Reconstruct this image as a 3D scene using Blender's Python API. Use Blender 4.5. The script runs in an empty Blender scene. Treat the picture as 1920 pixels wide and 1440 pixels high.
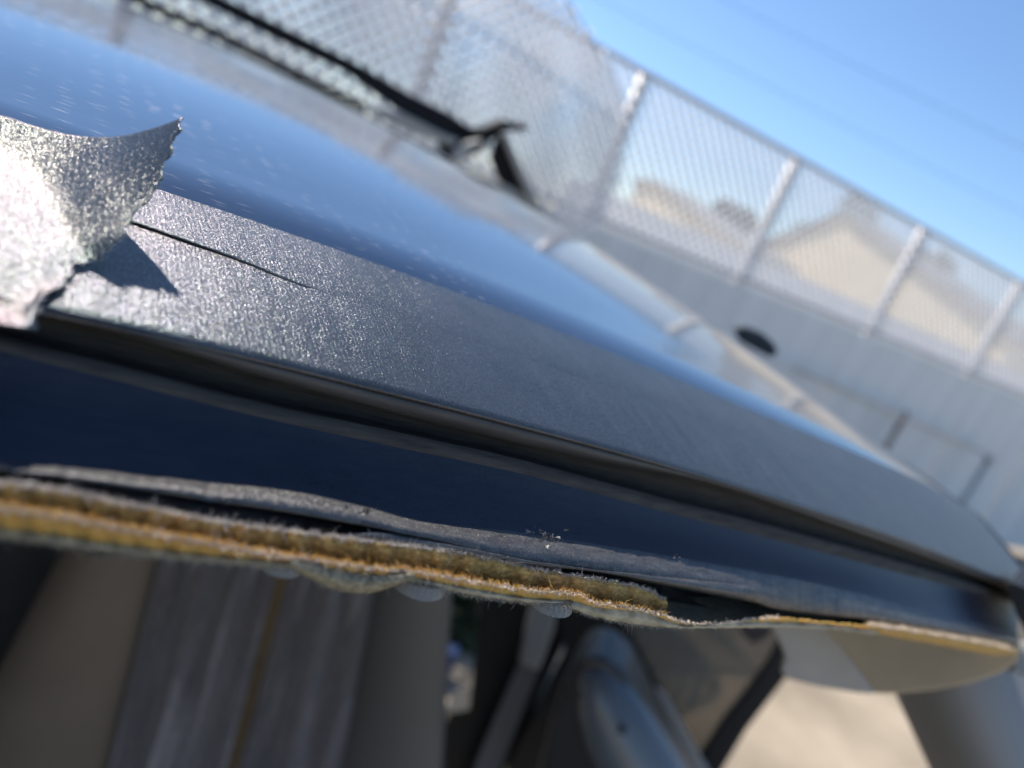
import bpy, bmesh, math, random
import numpy as np
from mathutils import Vector, Matrix

scene = bpy.context.scene
# ------------------------------------------------------------------ camera
F_PX = 1330.0
ROLL = math.radians(22.3)
PITCH = math.radians(-14.5)
CAM_Z = 1.5
_up0 = Vector((0, -math.sin(PITCH), math.cos(PITCH)))
_fw = Vector((0, math.cos(PITCH), math.sin(PITCH)))
_x0 = Vector((1, 0, 0))
_right = _x0 * math.cos(ROLL) + _up0 * math.sin(ROLL)
_up = -_x0 * math.sin(ROLL) + _up0 * math.cos(ROLL)
cam_d = bpy.data.cameras.new("camera")
cam = bpy.data.objects.new("camera", cam_d)
scene.collection.objects.link(cam)
scene.camera = cam
m = Matrix((_right, _up, -_fw)).transposed().to_4x4()
m.translation = Vector((0, 0, CAM_Z))
cam.matrix_world = m
cam_d.sensor_width = 36.0
cam_d.lens = F_PX / 1920.0 * 36.0
cam_d.clip_start = 0.005
cam_d.clip_end = 3000
cam_d.dof.use_dof = True
cam_d.dof.focus_distance = 0.118
cam_d.dof.aperture_fstop = 11.0

# ------------------------------------------------------------------ sky, sun, exposure
SUN_AZ, SUN_EL = -46.0, 50.0
world = bpy.data.worlds.new("World")
scene.world = world
world.use_nodes = True
wn = world.node_tree.nodes
sky = wn.new("ShaderNodeTexSky")
sky.sky_type = 'NISHITA'
sky.sun_disc = False
sky.sun_elevation = math.radians(SUN_EL)
sky.sun_rotation = math.radians(SUN_AZ)
sky.air_density = 1.0
sky.dust_density = 0.1
sky.ozone_density = 6.0
wn["Background"].inputs[1].default_value = 0.122
world.node_tree.links.new(sky.outputs[0], wn["Background"].inputs[0])
sun_d = bpy.data.lights.new("sun", 'SUN')
sun_d.energy = 4.5
sun_d.angle = math.radians(0.5)
sun_d.color = (1.0, 0.93, 0.84)
sun = bpy.data.objects.new("sun", sun_d)
scene.collection.objects.link(sun)
_sa, _se = math.radians(SUN_AZ), math.radians(SUN_EL)
sun_vec = Vector((math.sin(_sa) * math.cos(_se), math.cos(_sa) * math.cos(_se), math.sin(_se)))
sun.rotation_euler = sun_vec.to_track_quat('Z', 'Y').to_euler()
scene.view_settings.view_transform = 'Standard'
scene.view_settings.look = 'None'
scene.view_settings.exposure = 0.50
scene.view_settings.gamma = 1.0

rng = np.random.default_rng(7)
random.seed(7)

# ------------------------------------------------------------------ geometry helpers
def ray(x, y):
    u = (x - 960.0) / F_PX
    v = -(y - 720.0) / F_PX
    d = _fw + _right * u + _up * v
    return np.array(d)

A_AZ = math.radians(52.0)
a_v = np.array([math.sin(A_AZ), math.cos(A_AZ), 0.0])      # along the car
n_v = np.array([-a_v[1], a_v[0], 0.0])                     # across the car
CAR_ROT = math.atan2(a_v[1], a_v[0])
CAR_Y = 0.7

def car_pt(x, y, L):
    """point of the line of sight that lies L metres across the car -> (s, L, z)"""
    d = ray(x, y)
    t = L / float(d @ n_v)
    p = d * t
    return np.array([p @ a_v, L, p[2]])

def car2world(p):
    p = np.asarray(p)
    return p[..., 0:1] * a_v + p[..., 1:2] * n_v + np.array([0, 0, 1]) * (p[..., 2:3] + CAM_Z)

def plane_pt(x, y, D, az):
    """point on the vertical plane at distance D facing azimuth az (degrees)"""
    d = ray(x, y)
    nv = np.array([math.sin(math.radians(az)), math.cos(math.radians(az)), 0])
    t = D / float(d @ nv)
    p = d * t
    return np.array([p[0], p[1], p[2] + CAM_Z])

col = scene.collection

def new_mesh(name, verts, faces, mat, parent=None, smooth=False, kind=None, loc=None):
    me = bpy.data.meshes.new(name)
    me.from_pydata([tuple(map(float, v)) for v in verts], [], [tuple(map(int, f)) for f in faces])
    me.update()
    o = bpy.data.objects.new(name, me)
    col.objects.link(o)
    if mat is not None:
        me.materials.append(mat)
    if smooth:
        me.polygons.foreach_set("use_smooth", [True] * len(me.polygons))
    if parent is not None:
        o.parent = parent
    if kind:
        o["kind"] = kind
    if loc is not None:
        o.location = loc
    return o

def tag(o, label=None, cat=None, group=None, kind=None):
    if label: o["label"] = label
    if cat: o["category"] = cat
    if group: o["group"] = group
    if kind: o["kind"] = kind
    return o

def empty(name, loc, rz=0.0):
    o = bpy.data.objects.new(name, None)
    col.objects.link(o)
    o.location = loc
    o.rotation_euler = (0, 0, rz)
    o.empty_display_size = 0.1
    return o

def grid_vf(P, flip=False):
    nu, nv = P.shape[:2]
    V = P.reshape(-1, 3)
    f = []
    for i in range(nu - 1):
        for j in range(nv - 1):
            q = (i * nv + j, (i + 1) * nv + j, (i + 1) * nv + j + 1, i * nv + j + 1)
            f.append(q[::-1] if flip else q)
    return V, f

car = empty("car", tuple(car2world(np.array([0.0, CAR_Y, -CAM_Z]))), CAR_ROT)
tag(car, "dark blue car with silver tape along its roof edge and a torn headliner", "car")
CAR_OFF = (0.0, -CAR_Y, CAM_Z)

def car_part(name, V, Fc, mat, parent=None, smooth=True, kind=None):
    o = new_mesh(name, V, Fc, mat, parent or car, smooth, kind)
    if parent is None or parent is car:
        o.location = CAR_OFF
    return o

def car_grid(name, P, mat, parent=None, thick=0.0, flip=False, smooth=True):
    V, f = grid_vf(np.asarray(P), flip)
    o = car_part(name, V, f, mat, parent, smooth)
    if thick:
        md = o.modifiers.new("solid", 'SOLIDIFY'); md.thickness = thick; md.offset = -1
    return o

def pchip(xs, ys):
    """smooth, non-overshooting interpolation with linear tails"""
    xs = np.asarray(xs, float); ys = np.asarray(ys, float)
    h = np.diff(xs); d = np.diff(ys) / h
    m = np.zeros_like(ys)
    for k in range(1, len(xs) - 1):
        if d[k - 1] * d[k] > 0:
            w1 = 2 * h[k] + h[k - 1]; w2 = h[k] + 2 * h[k - 1]
            m[k] = (w1 + w2) / (w1 / d[k - 1] + w2 / d[k])
    m[0] = d[0]; m[-1] = d[-1]
    def fn(x):
        x = np.asarray(x, float)
        i = np.clip(np.searchsorted(xs, x) - 1, 0, len(xs) - 2)
        t = (x - xs[i]) / h[i]
        tt = np.clip(t, 0, 1)
        r = (ys[i] * (2 * tt ** 3 - 3 * tt ** 2 + 1) + m[i] * h[i] * (tt ** 3 - 2 * tt ** 2 + tt)
             + ys[i + 1] * (-2 * tt ** 3 + 3 * tt ** 2) + m[i + 1] * h[i] * (tt ** 3 - tt ** 2))
        r = r + np.where(t < 0, m[0] * (x - xs[0]), 0) + np.where(t > 1, m[-1] * (x - xs[-1]), 0)
        return r
    return fn

def wob(x, amps, seed=0):
    """smooth pseudo-random wobble: list of (wavelength, amplitude)"""
    r = np.random.default_rng(seed)
    x = np.asarray(x, float); out = np.zeros_like(x)
    for wl, am in amps:
        for k in range(3):
            f = 2 * math.pi / (wl * r.uniform(.7, 1.4))
            out += am / 1.8 * np.sin(x * f + r.uniform(0, 6.28))
    return out

def box_vf(x0, x1, y0, y1, z0, z1):
    v = [(x0, y0, z0), (x1, y0, z0), (x1, y1, z0), (x0, y1, z0), (x0, y0, z1), (x1, y0, z1), (x1, y1, z1), (x0, y1, z1)]
    f = [(0, 3, 2, 1), (4, 5, 6, 7), (0, 1, 5, 4), (1, 2, 6, 5), (2, 3, 7, 6), (3, 0, 4, 7)]
    return v, f

def tube_vf(pts, r, n=8, cap=True):
    pts = [np.asarray(p, float) for p in pts]
    rr = r if hasattr(r, "__len__") else [r] * len(pts)
    V = []; F = []
    prev = None
    for i, p in enumerate(pts):
        t = pts[min(i + 1, len(pts) - 1)] - pts[max(i - 1, 0)]
        t /= np.linalg.norm(t)
        if prev is None:
            u = np.cross(t, [0, 0, 1.0])
            if np.linalg.norm(u) < 1e-3: u = np.cross(t, [1.0, 0, 0])
        else:
            u = prev - t * (prev @ t)
        u /= np.linalg.norm(u); prev = u
        w = np.cross(t, u)
        for k in range(n):
            an = 2 * math.pi * k / n
            V.append(p + rr[i] * (math.cos(an) * u + math.sin(an) * w))
    for i in range(len(pts) - 1):
        for k in range(n):
            F.append((i * n + k, i * n + (k + 1) % n, (i + 1) * n + (k + 1) % n, (i + 1) * n + k))
    if cap:
        F.append(tuple(range(n))[::-1]); F.append(tuple((len(pts) - 1) * n + k for k in range(n)))
    return V, F

def slab_vf(pts, D, az, thick):
    """outline given at its own distance on a vertical plane, extruded away from the viewer"""
    nv = np.array([math.sin(math.radians(az)), math.cos(math.radians(az)), 0])
    fr = [plane_pt(x, y, D, az) for x, y in pts]
    bk = [p + nv * thick for p in fr]
    n = len(fr)
    V = fr + bk
    F = [tuple(range(n))[::-1], tuple(range(n, 2 * n))]
    for i in range(n):
        j = (i + 1) % n
        F.append((i, j, n + j, n + i))
    return np.array(V), F

def world_obj(name, V, F, mat, base=None, smooth=False, kind=None, parent=None):
    """world-space geometry with its origin moved to base (default: footprint centre)"""
    V = np.asarray(V, float)
    if parent is not None:
        base = np.array(parent.location)
        V = V - base
        return new_mesh(name, V, F, mat, parent, smooth, kind)
    if base is None:
        base = V.mean(0); base[2] = V[:, 2].min()
    return new_mesh(name, V - base, F, mat, None, smooth, kind, loc=tuple(base))

def in_car(V):
    """world -> car-frame coordinates"""
    V = np.asarray(V, float)
    return np.stack([V @ a_v, V @ n_v, V[:, 2] - CAM_Z], 1)

def bevel(o, w, seg=2):
    b = o.modifiers.new("bevel", 'BEVEL'); b.width = w; b.segments = seg; b.limit_method = 'ANGLE'
    return o

# ------------------------------------------------------------------ materials
def mat_new(name):
    mt = bpy.data.materials.new(name); mt.use_nodes = True
    nt = mt.node_tree
    return mt, nt, nt.nodes["Principled BSDF"]

def _obj_coord(nt, scale=(1, 1, 1)):
    tc = nt.nodes.new("ShaderNodeTexCoord")
    mp = nt.nodes.new("ShaderNodeMapping"); mp.inputs['Scale'].default_value = scale
    nt.links.new(tc.outputs['Object'], mp.inputs['Vector'])
    return mp.outputs[0]

def _noise(nt, vec, scale, detail=3, rough=.55):
    n = nt.nodes.new("ShaderNodeTexNoise"); n.inputs['Scale'].default_value = scale
    n.inputs['Detail'].default_value = detail; n.inputs['Roughness'].default_value = rough
    nt.links.new(vec, n.inputs['Vector'])
    return n

def _ramp(nt, fac, stops):
    r = nt.nodes.new("ShaderNodeValToRGB")
    e = r.color_ramp.elements
    e[0].position, e[0].color = stops[0][0], (*stops[0][1], 1)
    e[1].position, e[1].color = stops[-1][0], (*stops[-1][1], 1)
    for p, c in stops[1:-1]:
        x = e.new(p); x.color = (*c, 1)
    nt.links.new(fac, r.inputs[0])
    return r

def simple(name, c1, c2=None, scale=20, rough=.6, metal=0.0, bump=0.0, bscale=None, stretch=(1, 1, 1), coat=0.0, spec=.5, lo=.35, hi=.65, sss=0.0, transl=None):
    mt, nt, b = mat_new(name)
    b.inputs['Roughness'].default_value = rough
    b.inputs['Metallic'].default_value = metal
    b.inputs['Specular IOR Level'].default_value = spec
    b.inputs['Coat Weight'].default_value = coat
    vec = _obj_coord(nt, stretch)
    if c2 is None: c2 = tuple(x * .75 for x in c1)
    n = _noise(nt, vec, scale, 5)
    r = _ramp(nt, n.outputs[0], [(lo, c2), (hi, c1)])
    nt.links.new(r.outputs[0], b.inputs['Base Color'])
    if bump:
        n2 = _noise(nt, vec, bscale or scale * 3, 4)
        bp = nt.nodes.new("ShaderNodeBump"); bp.inputs['Strength'].default_value = 1.0
        bp.inputs['Distance'].default_value = bump
        nt.links.new(n2.outputs[0], bp.inputs['Height']); nt.links.new(bp.outputs[0], b.inputs['Normal'])
    if sss:
        b.inputs['Subsurface Weight'].default_value = .6
        b.inputs['Subsurface Radius'].default_value = (1, .6, .25)
        b.inputs['Subsurface Scale'].default_value = sss
    return mt

def flake_normal(nt, vec, scale, strength, base_normal=None):
    """facets of random tilt, one per Voronoi cell: real glints under the sun"""
    v = nt.nodes.new("ShaderNodeTexVoronoi"); v.inputs['Scale'].default_value = scale
    nt.links.new(vec, v.inputs['Vector'])
    s = nt.nodes.new("ShaderNodeVectorMath"); s.operation = 'SUBTRACT'
    nt.links.new(v.outputs['Color'], s.inputs[0]); s.inputs[1].default_value = (.5, .5, .5)
    k = nt.nodes.new("ShaderNodeVectorMath"); k.operation = 'SCALE'; k.inputs['Scale'].default_value = strength
    nt.links.new(s.outputs[0], k.inputs[0])
    ad = nt.nodes.new("ShaderNodeVectorMath"); ad.operation = 'ADD'
    nt.links.new(k.outputs[0], ad.inputs[0])
    if base_normal is None:
        g = nt.nodes.new("ShaderNodeNewGeometry"); base_normal = g.outputs['Normal']
    nt.links.new(base_normal, ad.inputs[1])
    nm = nt.nodes.new("ShaderNodeVectorMath"); nm.operation = 'NORMALIZE'
    nt.links.new(ad.outputs[0], nm.inputs[0])
    return nm.outputs[0], v

def make_tape(name, base=(.088, .086, .084), rough=.30, fl=.62, metal=.8):
    mt, nt, b = mat_new(name)
    vec = _obj_coord(nt)
    # thread relief of the cloth backing
    w = nt.nodes.new("ShaderNodeTexWave"); w.wave_type = 'BANDS'; w.bands_direction = 'X'
    w.inputs['Scale'].default_value = 420; w.inputs['Distortion'].default_value = 2.5
    w.inputs['Detail'].default_value = 2; w.inputs['Detail Scale'].default_value = 3
    nt.links.new(vec, w.inputs['Vector'])
    n = _noise(nt, vec, 900, 4, .7)
    n3 = _noise(nt, vec, 90, 4, .6)
    ad = nt.nodes.new("ShaderNodeMath"); ad.operation = 'MULTIPLY_ADD'
    nt.links.new(w.outputs['Fac'], ad.inputs[0]); ad.inputs[1].default_value = .09; nt.links.new(n.outputs[0], ad.inputs[2])
    ad2 = nt.nodes.new("ShaderNodeMath"); ad2.operation = 'MULTIPLY_ADD'
    nt.links.new(n3.outputs[0], ad2.inputs[0]); ad2.inputs[1].default_value = .7; nt.links.new(ad.outputs[0], ad2.inputs[2])
    bp = nt.nodes.new("ShaderNodeBump"); bp.inputs['Strength'].default_value = 1.0; bp.inputs['Distance'].default_value = .00012
    nt.links.new(ad2.outputs[0], bp.inputs['Height'])
    nrm, vor = flake_normal(nt, vec, 13500, fl, bp.outputs[0])
    nt.links.new(nrm, b.inputs['Normal'])
    # slightly varied, faintly coloured facets
    mx = nt.nodes.new("ShaderNodeMix"); mx.data_type = 'RGBA'; mx.inputs[0].default_value = .06
    r = _ramp(nt, n3.outputs[0], [(.3, tuple(x * .8 for x in base)), (.7, tuple(x * 1.15 for x in base))])
    nt.links.new(r.outputs[0], mx.inputs[6]); nt.links.new(vor.outputs['Color'], mx.inputs[7])
    nt.links.new(mx.outputs[2], b.inputs['Base Color'])
    b.inputs['Roughness'].default_value = rough
    b.inputs['Metallic'].default_value = metal
    return mt

M = {}
M['tape'] = make_tape("silver_tape")
M['tape_under'] = simple("tape_adhesive", (.10, .10, .11), scale=300, rough=.5)
M['tape_fibre'] = simple("tape_fibre", (.7, .7, .68), rough=.7)

def make_paint():
    mt, nt, b = mat_new("blue_black_paint")
    vec = _obj_coord(nt)
    # pale streaks along the car: dusty wipe marks plus sun glints painted as colour
    vs = _obj_coord(nt, (170, 1700, 1700))
    v = nt.nodes.new("ShaderNodeTexVoronoi"); v.inputs['Scale'].default_value = 1.0
    nt.links.new(vs, v.inputs['Vector'])
    sp = _ramp(nt, v.outputs['Distance'], [(.12, (1, 1, 1)), (.30, (0, 0, 0))])
    sel = nt.nodes.new("ShaderNodeSeparateColor"); nt.links.new(v.outputs['Color'], sel.inputs[0])
    gt = nt.nodes.new("ShaderNodeMath"); gt.operation = 'GREATER_THAN'; gt.inputs[1].default_value = .66
    nt.links.new(sel.outputs[0], gt.inputs[0])
    # streaks and painted glints thin out to the front
    patch = _noise(nt, vec, 14, 3)
    pr = _ramp(nt, patch.outputs[0], [(.42, (.05, .05, .05)), (.62, (1, 1, 1))])
    sx = nt.nodes.new("ShaderNodeSeparateXYZ"); nt.links.new(vec, sx.inputs[0])
    mr = nt.nodes.new("ShaderNodeMapRange"); mr.inputs[1].default_value = -.02; mr.inputs[2].default_value = .11
    mr.inputs[3].default_value = 1.0; mr.inputs[4].default_value = .12
    nt.links.new(sx.outputs[0], mr.inputs[0])
    def mul(a, c):
        q = nt.nodes.new("ShaderNodeMath"); q.operation = 'MULTIPLY'
        nt.links.new(a, q.inputs[0]); nt.links.new(c, q.inputs[1]); return q.outputs[0]
    dust_glints = mul(mul(mul(sp.outputs[0], gt.outputs[0]), pr.outputs[0]), mr.outputs[0])
    film = _noise(nt, _obj_coord(nt, (20, 160, 160)), 1.0, 5, .7)
    fr = _ramp(nt, film.outputs[0], [(.45, (.006, .012, .032)), (.75, (.020, .026, .045))])
    nt.links.new(fr.outputs[0], b.inputs['Base Color'])
    b.inputs['Roughness'].default_value = .07
    db = nt.nodes.new("ShaderNodeBsdfDiffuse"); db.inputs[0].default_value = (.78, .74, .68, 1)
    ms = nt.nodes.new("ShaderNodeMixShader"); nt.links.new(dust_glints, ms.inputs[0])
    nt.links.new(b.outputs[0], ms.inputs[1]); nt.links.new(db.outputs[0], ms.inputs[2])
    nt.links.new(ms.outputs[0], nt.nodes["Material Output"].inputs[0])
    b.inputs['Metallic'].default_value = 0.0
    b.inputs['IOR'].default_value = 1.6
    b.inputs['Coat Weight'].default_value = .5
    b.inputs['Coat Roughness'].default_value = .05
    bn = _noise(nt, _obj_coord(nt, (60, 500, 500)), 1.0, 4, .6)
    bp = nt.nodes.new("ShaderNodeBump"); bp.inputs['Strength'].default_value = 1.0; bp.inputs['Distance'].default_value = .000015
    nt.links.new(bn.outputs[0], bp.inputs['Height']); nt.links.new(bp.outputs[0], b.inputs['Normal'])
    return mt
M['paint'] = make_paint()

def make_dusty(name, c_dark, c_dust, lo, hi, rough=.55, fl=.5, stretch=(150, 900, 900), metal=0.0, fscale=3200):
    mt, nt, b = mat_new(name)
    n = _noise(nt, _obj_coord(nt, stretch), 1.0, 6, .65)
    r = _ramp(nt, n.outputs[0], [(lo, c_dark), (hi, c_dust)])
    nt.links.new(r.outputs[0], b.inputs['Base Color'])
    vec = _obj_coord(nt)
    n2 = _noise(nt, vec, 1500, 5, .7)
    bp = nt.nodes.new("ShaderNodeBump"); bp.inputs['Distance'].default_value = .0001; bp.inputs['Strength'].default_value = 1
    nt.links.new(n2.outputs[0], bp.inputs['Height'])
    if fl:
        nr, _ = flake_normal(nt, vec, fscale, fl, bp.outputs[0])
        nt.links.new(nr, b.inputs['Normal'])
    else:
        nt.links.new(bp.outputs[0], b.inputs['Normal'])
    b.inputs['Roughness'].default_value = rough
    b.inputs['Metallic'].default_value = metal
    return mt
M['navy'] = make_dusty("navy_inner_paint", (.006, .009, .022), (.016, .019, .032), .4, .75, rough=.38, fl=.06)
M['flange'] = make_dusty("worn_lit_flange_metal", (.055, .053, .055), (.15, .146, .14), .30, .74, rough=.38, fl=.55, metal=.3, fscale=5200)  # worn metal, paler than navy from the shadow line: sunlight partly in the colour
M['lip'] = make_dusty("rubber_lip", (.055, .053, .052), (.10, .095, .09), .4, .8, rough=.5, fl=0, stretch=(60, 300, 300))
M['channel'] = make_dusty("dusty_channel_rubber", (.012, .010, .008), (.055, .045, .035), .38, .72, rough=.8, fl=0, stretch=(60, 1600, 1600))
M['ridge'] = make_dusty("dirt_caked_ridge", (.034, .027, .021), (.085, .070, .055), .35, .65, rough=.8, fl=0, stretch=(80, 600, 600))
M['black'] = simple("black_rubber", (.008, .008, .009), rough=.6, scale=200)
M['dark'] = simple("dark_interior_plastic", (.018, .018, .02), rough=.6, scale=30)
def make_foam(name, c1, c2, c3, sc=500, mul=.7):
    mt, nt, b = mat_new(name)
    n = _noise(nt, _obj_coord(nt, (1, 2, 2)), sc, 6, .7)
    n2 = _noise(nt, _obj_coord(nt), 60, 3, .5)
    r = _ramp(nt, n.outputs[0], [(.32, c1), (.52, c2), (.68, c3)])
    hs = nt.nodes.new("ShaderNodeMix"); hs.data_type = 'RGBA'; hs.blend_type = 'MULTIPLY'; hs.inputs[0].default_value = mul
    r2 = _ramp(nt, n2.outputs[0], [(.35, (.55, .75, .55)), (.65, (1, .9, .85))])
    nt.links.new(r.outputs[0], hs.inputs[6]); nt.links.new(r2.outputs[0], hs.inputs[7])
    nt.links.new(hs.outputs[2], b.inputs['Base Color'])
    b.inputs['Roughness'].default_value = .85
    b.inputs['Subsurface Weight'].default_value = .5
    b.inputs['Subsurface Radius'].default_value = (1, .55, .15)
    b.inputs['Subsurface Scale'].default_value = .0025
    bp = nt.nodes.new("ShaderNodeBump"); bp.inputs['Distance'].default_value = .00035; bp.inputs['Strength'].default_value = 1
    nt.links.new(n.outputs[0], bp.inputs['Height']); nt.links.new(bp.outputs[0], b.inputs['Normal'])
    return mt
M['brown_foam'] = make_foam("aged_brown_foam", (.22, .13, .045), (.48, .31, .11), (.72, .50, .20), 800, .4)
M['foam'] = make_foam("mustard_foam", (.50, .27, .06), (.62, .36, .09), (.70, .45, .15), 900, .15)
M['fleece'] = simple("pale_fleece", (.48, .42, .29), (.34, .30, .20), scale=600, rough=.95, bump=.0003, bscale=1500, sss=.001)
M['fibre'] = simple("torn_fibre", (.86, .74, .60), (.62, .50, .38), scale=300, rough=.9)
M['fibre_top'] = simple("grey_fibre", (.66, .60, .54), (.42, .38, .35), scale=300, rough=.9)
M['knit'] = simple("knit_backing", (.36, .32, .22), (.16, .14, .09), scale=1400, rough=.9, bump=.0002, bscale=2600)
M['vinyl_tan'] = simple("tan_grey_vinyl", (.15, .118, .086), (.12, .094, .07), scale=6, rough=.55, bump=.0004, bscale=500)
M['vinyl_grey'] = simple("grey_vinyl", (.092, .088, .08), (.08, .075, .068), scale=6, rough=.55, bump=.0004, bscale=500)
M['piping'] = simple("mustard_piping", (.11, .07, .025), (.08, .05, .02), scale=60, rough=.7)
M['leather'] = simple("black_leather", (.028, .026, .026), (.02, .02, .02), scale=12, rough=.33, bump=.0004, bscale=350, coat=.2)
M['gloss'] = simple('headrest_sheen_grey', (.15, .165, .18), (.12, .135, .15), scale=8, rough=.34, coat=.4)  # pale blue-grey carries the headrest's sky sheen as colour
M['trim'] = simple("pale_grey_trim", (.36, .355, .34), (.30, .295, .28), scale=8, rough=.5)
M['belt'] = simple("grey_belt_webbing", (.14, .145, .155), (.11, .11, .12), scale=80, rough=.6, stretch=(1, 1, .1))
M['visor'] = simple("tan_visor_cloth", (.47, .39, .27), (.40, .33, .23), scale=30, rough=.85, bump=.0002, bscale=900, sss=.004)
M['visor_grey'] = simple("grey_visor_vinyl", (.52, .50, .46), (.42, .40, .37), scale=25, rough=.6)
M['ivory'] = simple("ivory_plastic", (.70, .62, .48), rough=.5)
M['blue'] = simple("blue_plastic", (.015, .04, .13), rough=.5)

def make_velour():
    mt, nt, b = mat_new("striped_velour")
    vs = _obj_coord(nt, (1, 1, .035))
    n = _noise(nt, vs, 62, 6, .66)
    r = _ramp(nt, n.outputs[0], [(.34, (.045, .038, .038)), (.44, (.12, .098, .092)), (.50, (.06, .052, .053)), (.57, (.17, .15, .152)), (.68, (.30, .275, .275))])
    g = _noise(nt, _obj_coord(nt, (1, 1, .8)), 330, 5, .8)
    r2 = _ramp(nt, g.outputs[0], [(.38, (.4, .4, .41)), (.62, (1.5, 1.45, 1.42))])
    mx = nt.nodes.new("ShaderNodeMix"); mx.data_type = 'RGBA'; mx.blend_type = 'MULTIPLY'; mx.inputs[0].default_value = 1
    nt.links.new(r.outputs[0], mx.inputs[6]); nt.links.new(r2.outputs[0], mx.inputs[7])
    nt.links.new(mx.outputs[2], b.inputs['Base Color'])
    b.inputs['Roughness'].default_value = .95
    b.inputs['Sheen Weight'].default_value = .4
    bp = nt.nodes.new("ShaderNodeBump"); bp.inputs['Distance'].default_value = .002
    nt.links.new(g.outputs[0], bp.inputs['Height']); nt.links.new(bp.outputs[0], b.inputs['Normal'])
    return mt
M['velour'] = make_velour()

def make_glass(name, tint, refl=.08, haze=0.0, haze_col=(.6, .58, .52)):
    mt = bpy.data.materials.new(name); mt.use_nodes = True
    nt = mt.node_tree; nt.nodes.remove(nt.nodes["Principled BSDF"])
    out = nt.nodes["Material Output"]
    t = nt.nodes.new("ShaderNodeBsdfTransparent"); t.inputs[0].default_value = (*tint, 1)
    g = nt.nodes.new("ShaderNodeBsdfGlossy"); g.inputs['Roughness'].default_value = .05
    mx = nt.nodes.new("ShaderNodeMixShader"); mx.inputs[0].default_value = refl
    nt.links.new(t.outputs[0], mx.inputs[1]); nt.links.new(g.outputs[0], mx.inputs[2])
    last = mx.outputs[0]
    if haze:
        d = nt.nodes.new("ShaderNodeBsdfDiffuse"); d.inputs[0].default_value = (*haze_col, 1)
        m2 = nt.nodes.new("ShaderNodeMixShader"); m2.inputs[0].default_value = haze
        nt.links.new(last, m2.inputs[1]); nt.links.new(d.outputs[0], m2.inputs[2]); last = m2.outputs[0]
    nt.links.new(last, out.inputs[0])
    return mt
M['glass'] = make_glass("tinted_glass", (.46, .44, .40), .05, .24, (.50, .46, .39))
M['windshield'] = make_glass("windshield_glass", (.9, .92, .9), .04)

M['ground'] = simple("sandy_concrete", (.47, .39, .285), (.24, .195, .14), scale=1.9, rough=.9, bump=.004, bscale=40, lo=.3, hi=.7)
M['galv'] = simple("galvanised_steel", (.62, .62, .64), (.48, .47, .47), scale=14, rough=.5, metal=.25)
M['wire'] = simple("galvanised_wire", (.86, .86, .87), (.78, .78, .79), scale=8, rough=.55)
M['panel'] = simple("grey_sheet_metal", (.80, .805, .80), (.68, .69, .69), scale=3, rough=.5, stretch=(1, 1, .15), bump=.001, bscale=6)
M['rust'] = simple("rusty_bracket", (.42, .33, .28), (.2, .14, .11), scale=20, rough=.8)
M['rail'] = simple('beige_rail_paint', (.78, .72, .64), rough=.7)
M['pipe'] = simple("dark_green_grey_pipe", (.34, .37, .38), rough=.5)
M['stucco'] = simple("tan_stucco", (.88, .72, .46), (.84, .68, .42), scale=2, rough=.9)
M['roofing'] = simple("grey_shingle_roof", (.30, .29, .27), (.22, .22, .21), scale=5, rough=.9)
M['white'] = simple("white_masonry_paint", (.90, .89, .87), (.84, .83, .80), scale=2, rough=.7)
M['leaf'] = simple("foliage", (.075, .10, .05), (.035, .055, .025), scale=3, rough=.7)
M['leafshade'] = simple("shaded_foliage", (.035, .055, .02), (.015, .028, .010), scale=6, rough=.7)  # shade on the shrub is put into this darker leaf colour
M['bark'] = simple("bark", (.12, .09, .06), scale=8, rough=.9)
M['cap'] = simple('dark_teal_plastic', (.03, .04, .045), rough=.5)
M['rack'] = simple("black_powder_coat", (.008, .009, .012), rough=.6, spec=.2)
M['clip'] = None

def make_clear():
    mt, nt, b = mat_new("clear_plastic")
    b.inputs['Transmission Weight'].default_value = .75
    b.inputs['Base Color'].default_value = (.60, .60, .56, 1)
    b.inputs['Roughness'].default_value = .22
    b.inputs['IOR'].default_value = 1.45
    return mt
M['clip'] = make_clear()

def make_screen(name='sheer_screen', c=(.90, .90, .91), lo=.13, hi=.23):
    """sheer woven wind screen: thread coverage about a third"""
    mt = bpy.data.materials.new(name); mt.use_nodes = True
    nt = mt.node_tree; nt.nodes.remove(nt.nodes["Principled BSDF"])
    out = nt.nodes["Material Output"]
    t = nt.nodes.new("ShaderNodeBsdfTransparent")
    d = nt.nodes.new("ShaderNodeBsdfDiffuse"); d.inputs[0].default_value = (*c, 1)
    tr = nt.nodes.new("ShaderNodeBsdfTranslucent"); tr.inputs[0].default_value = (*c, 1)
    m1 = nt.nodes.new("ShaderNodeMixShader"); m1.inputs[0].default_value = .5
    nt.links.new(d.outputs[0], m1.inputs[1]); nt.links.new(tr.outputs[0], m1.inputs[2])
    n = _noise(nt, _obj_coord(nt, (1, 1, 1)), 1.2, 3)
    mr = nt.nodes.new("ShaderNodeMapRange"); mr.inputs[1].default_value = .3; mr.inputs[2].default_value = .7
    mr.inputs[3].default_value = lo; mr.inputs[4].default_value = hi
    nt.links.new(n.outputs[0], mr.inputs[0])
    m2 = nt.nodes.new("ShaderNodeMixShader"); nt.links.new(mr.outputs[0], m2.inputs[0])
    nt.links.new(t.outputs[0], m2.inputs[1]); nt.links.new(m1.outputs[0], m2.inputs[2])
    nt.links.new(m2.outputs[0], out.inputs[0])
    return mt
M['screen'] = make_screen()

# ------------------------------------------------------------------ ground
gx = 400
V = [(-gx, -gx, 0), (gx, -gx, 0), (gx, gx, 0), (-gx, gx, 0)]
g = new_mesh("ground", V, [(0, 1, 2, 3)], M['ground']); g["kind"] = "structure"

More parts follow.
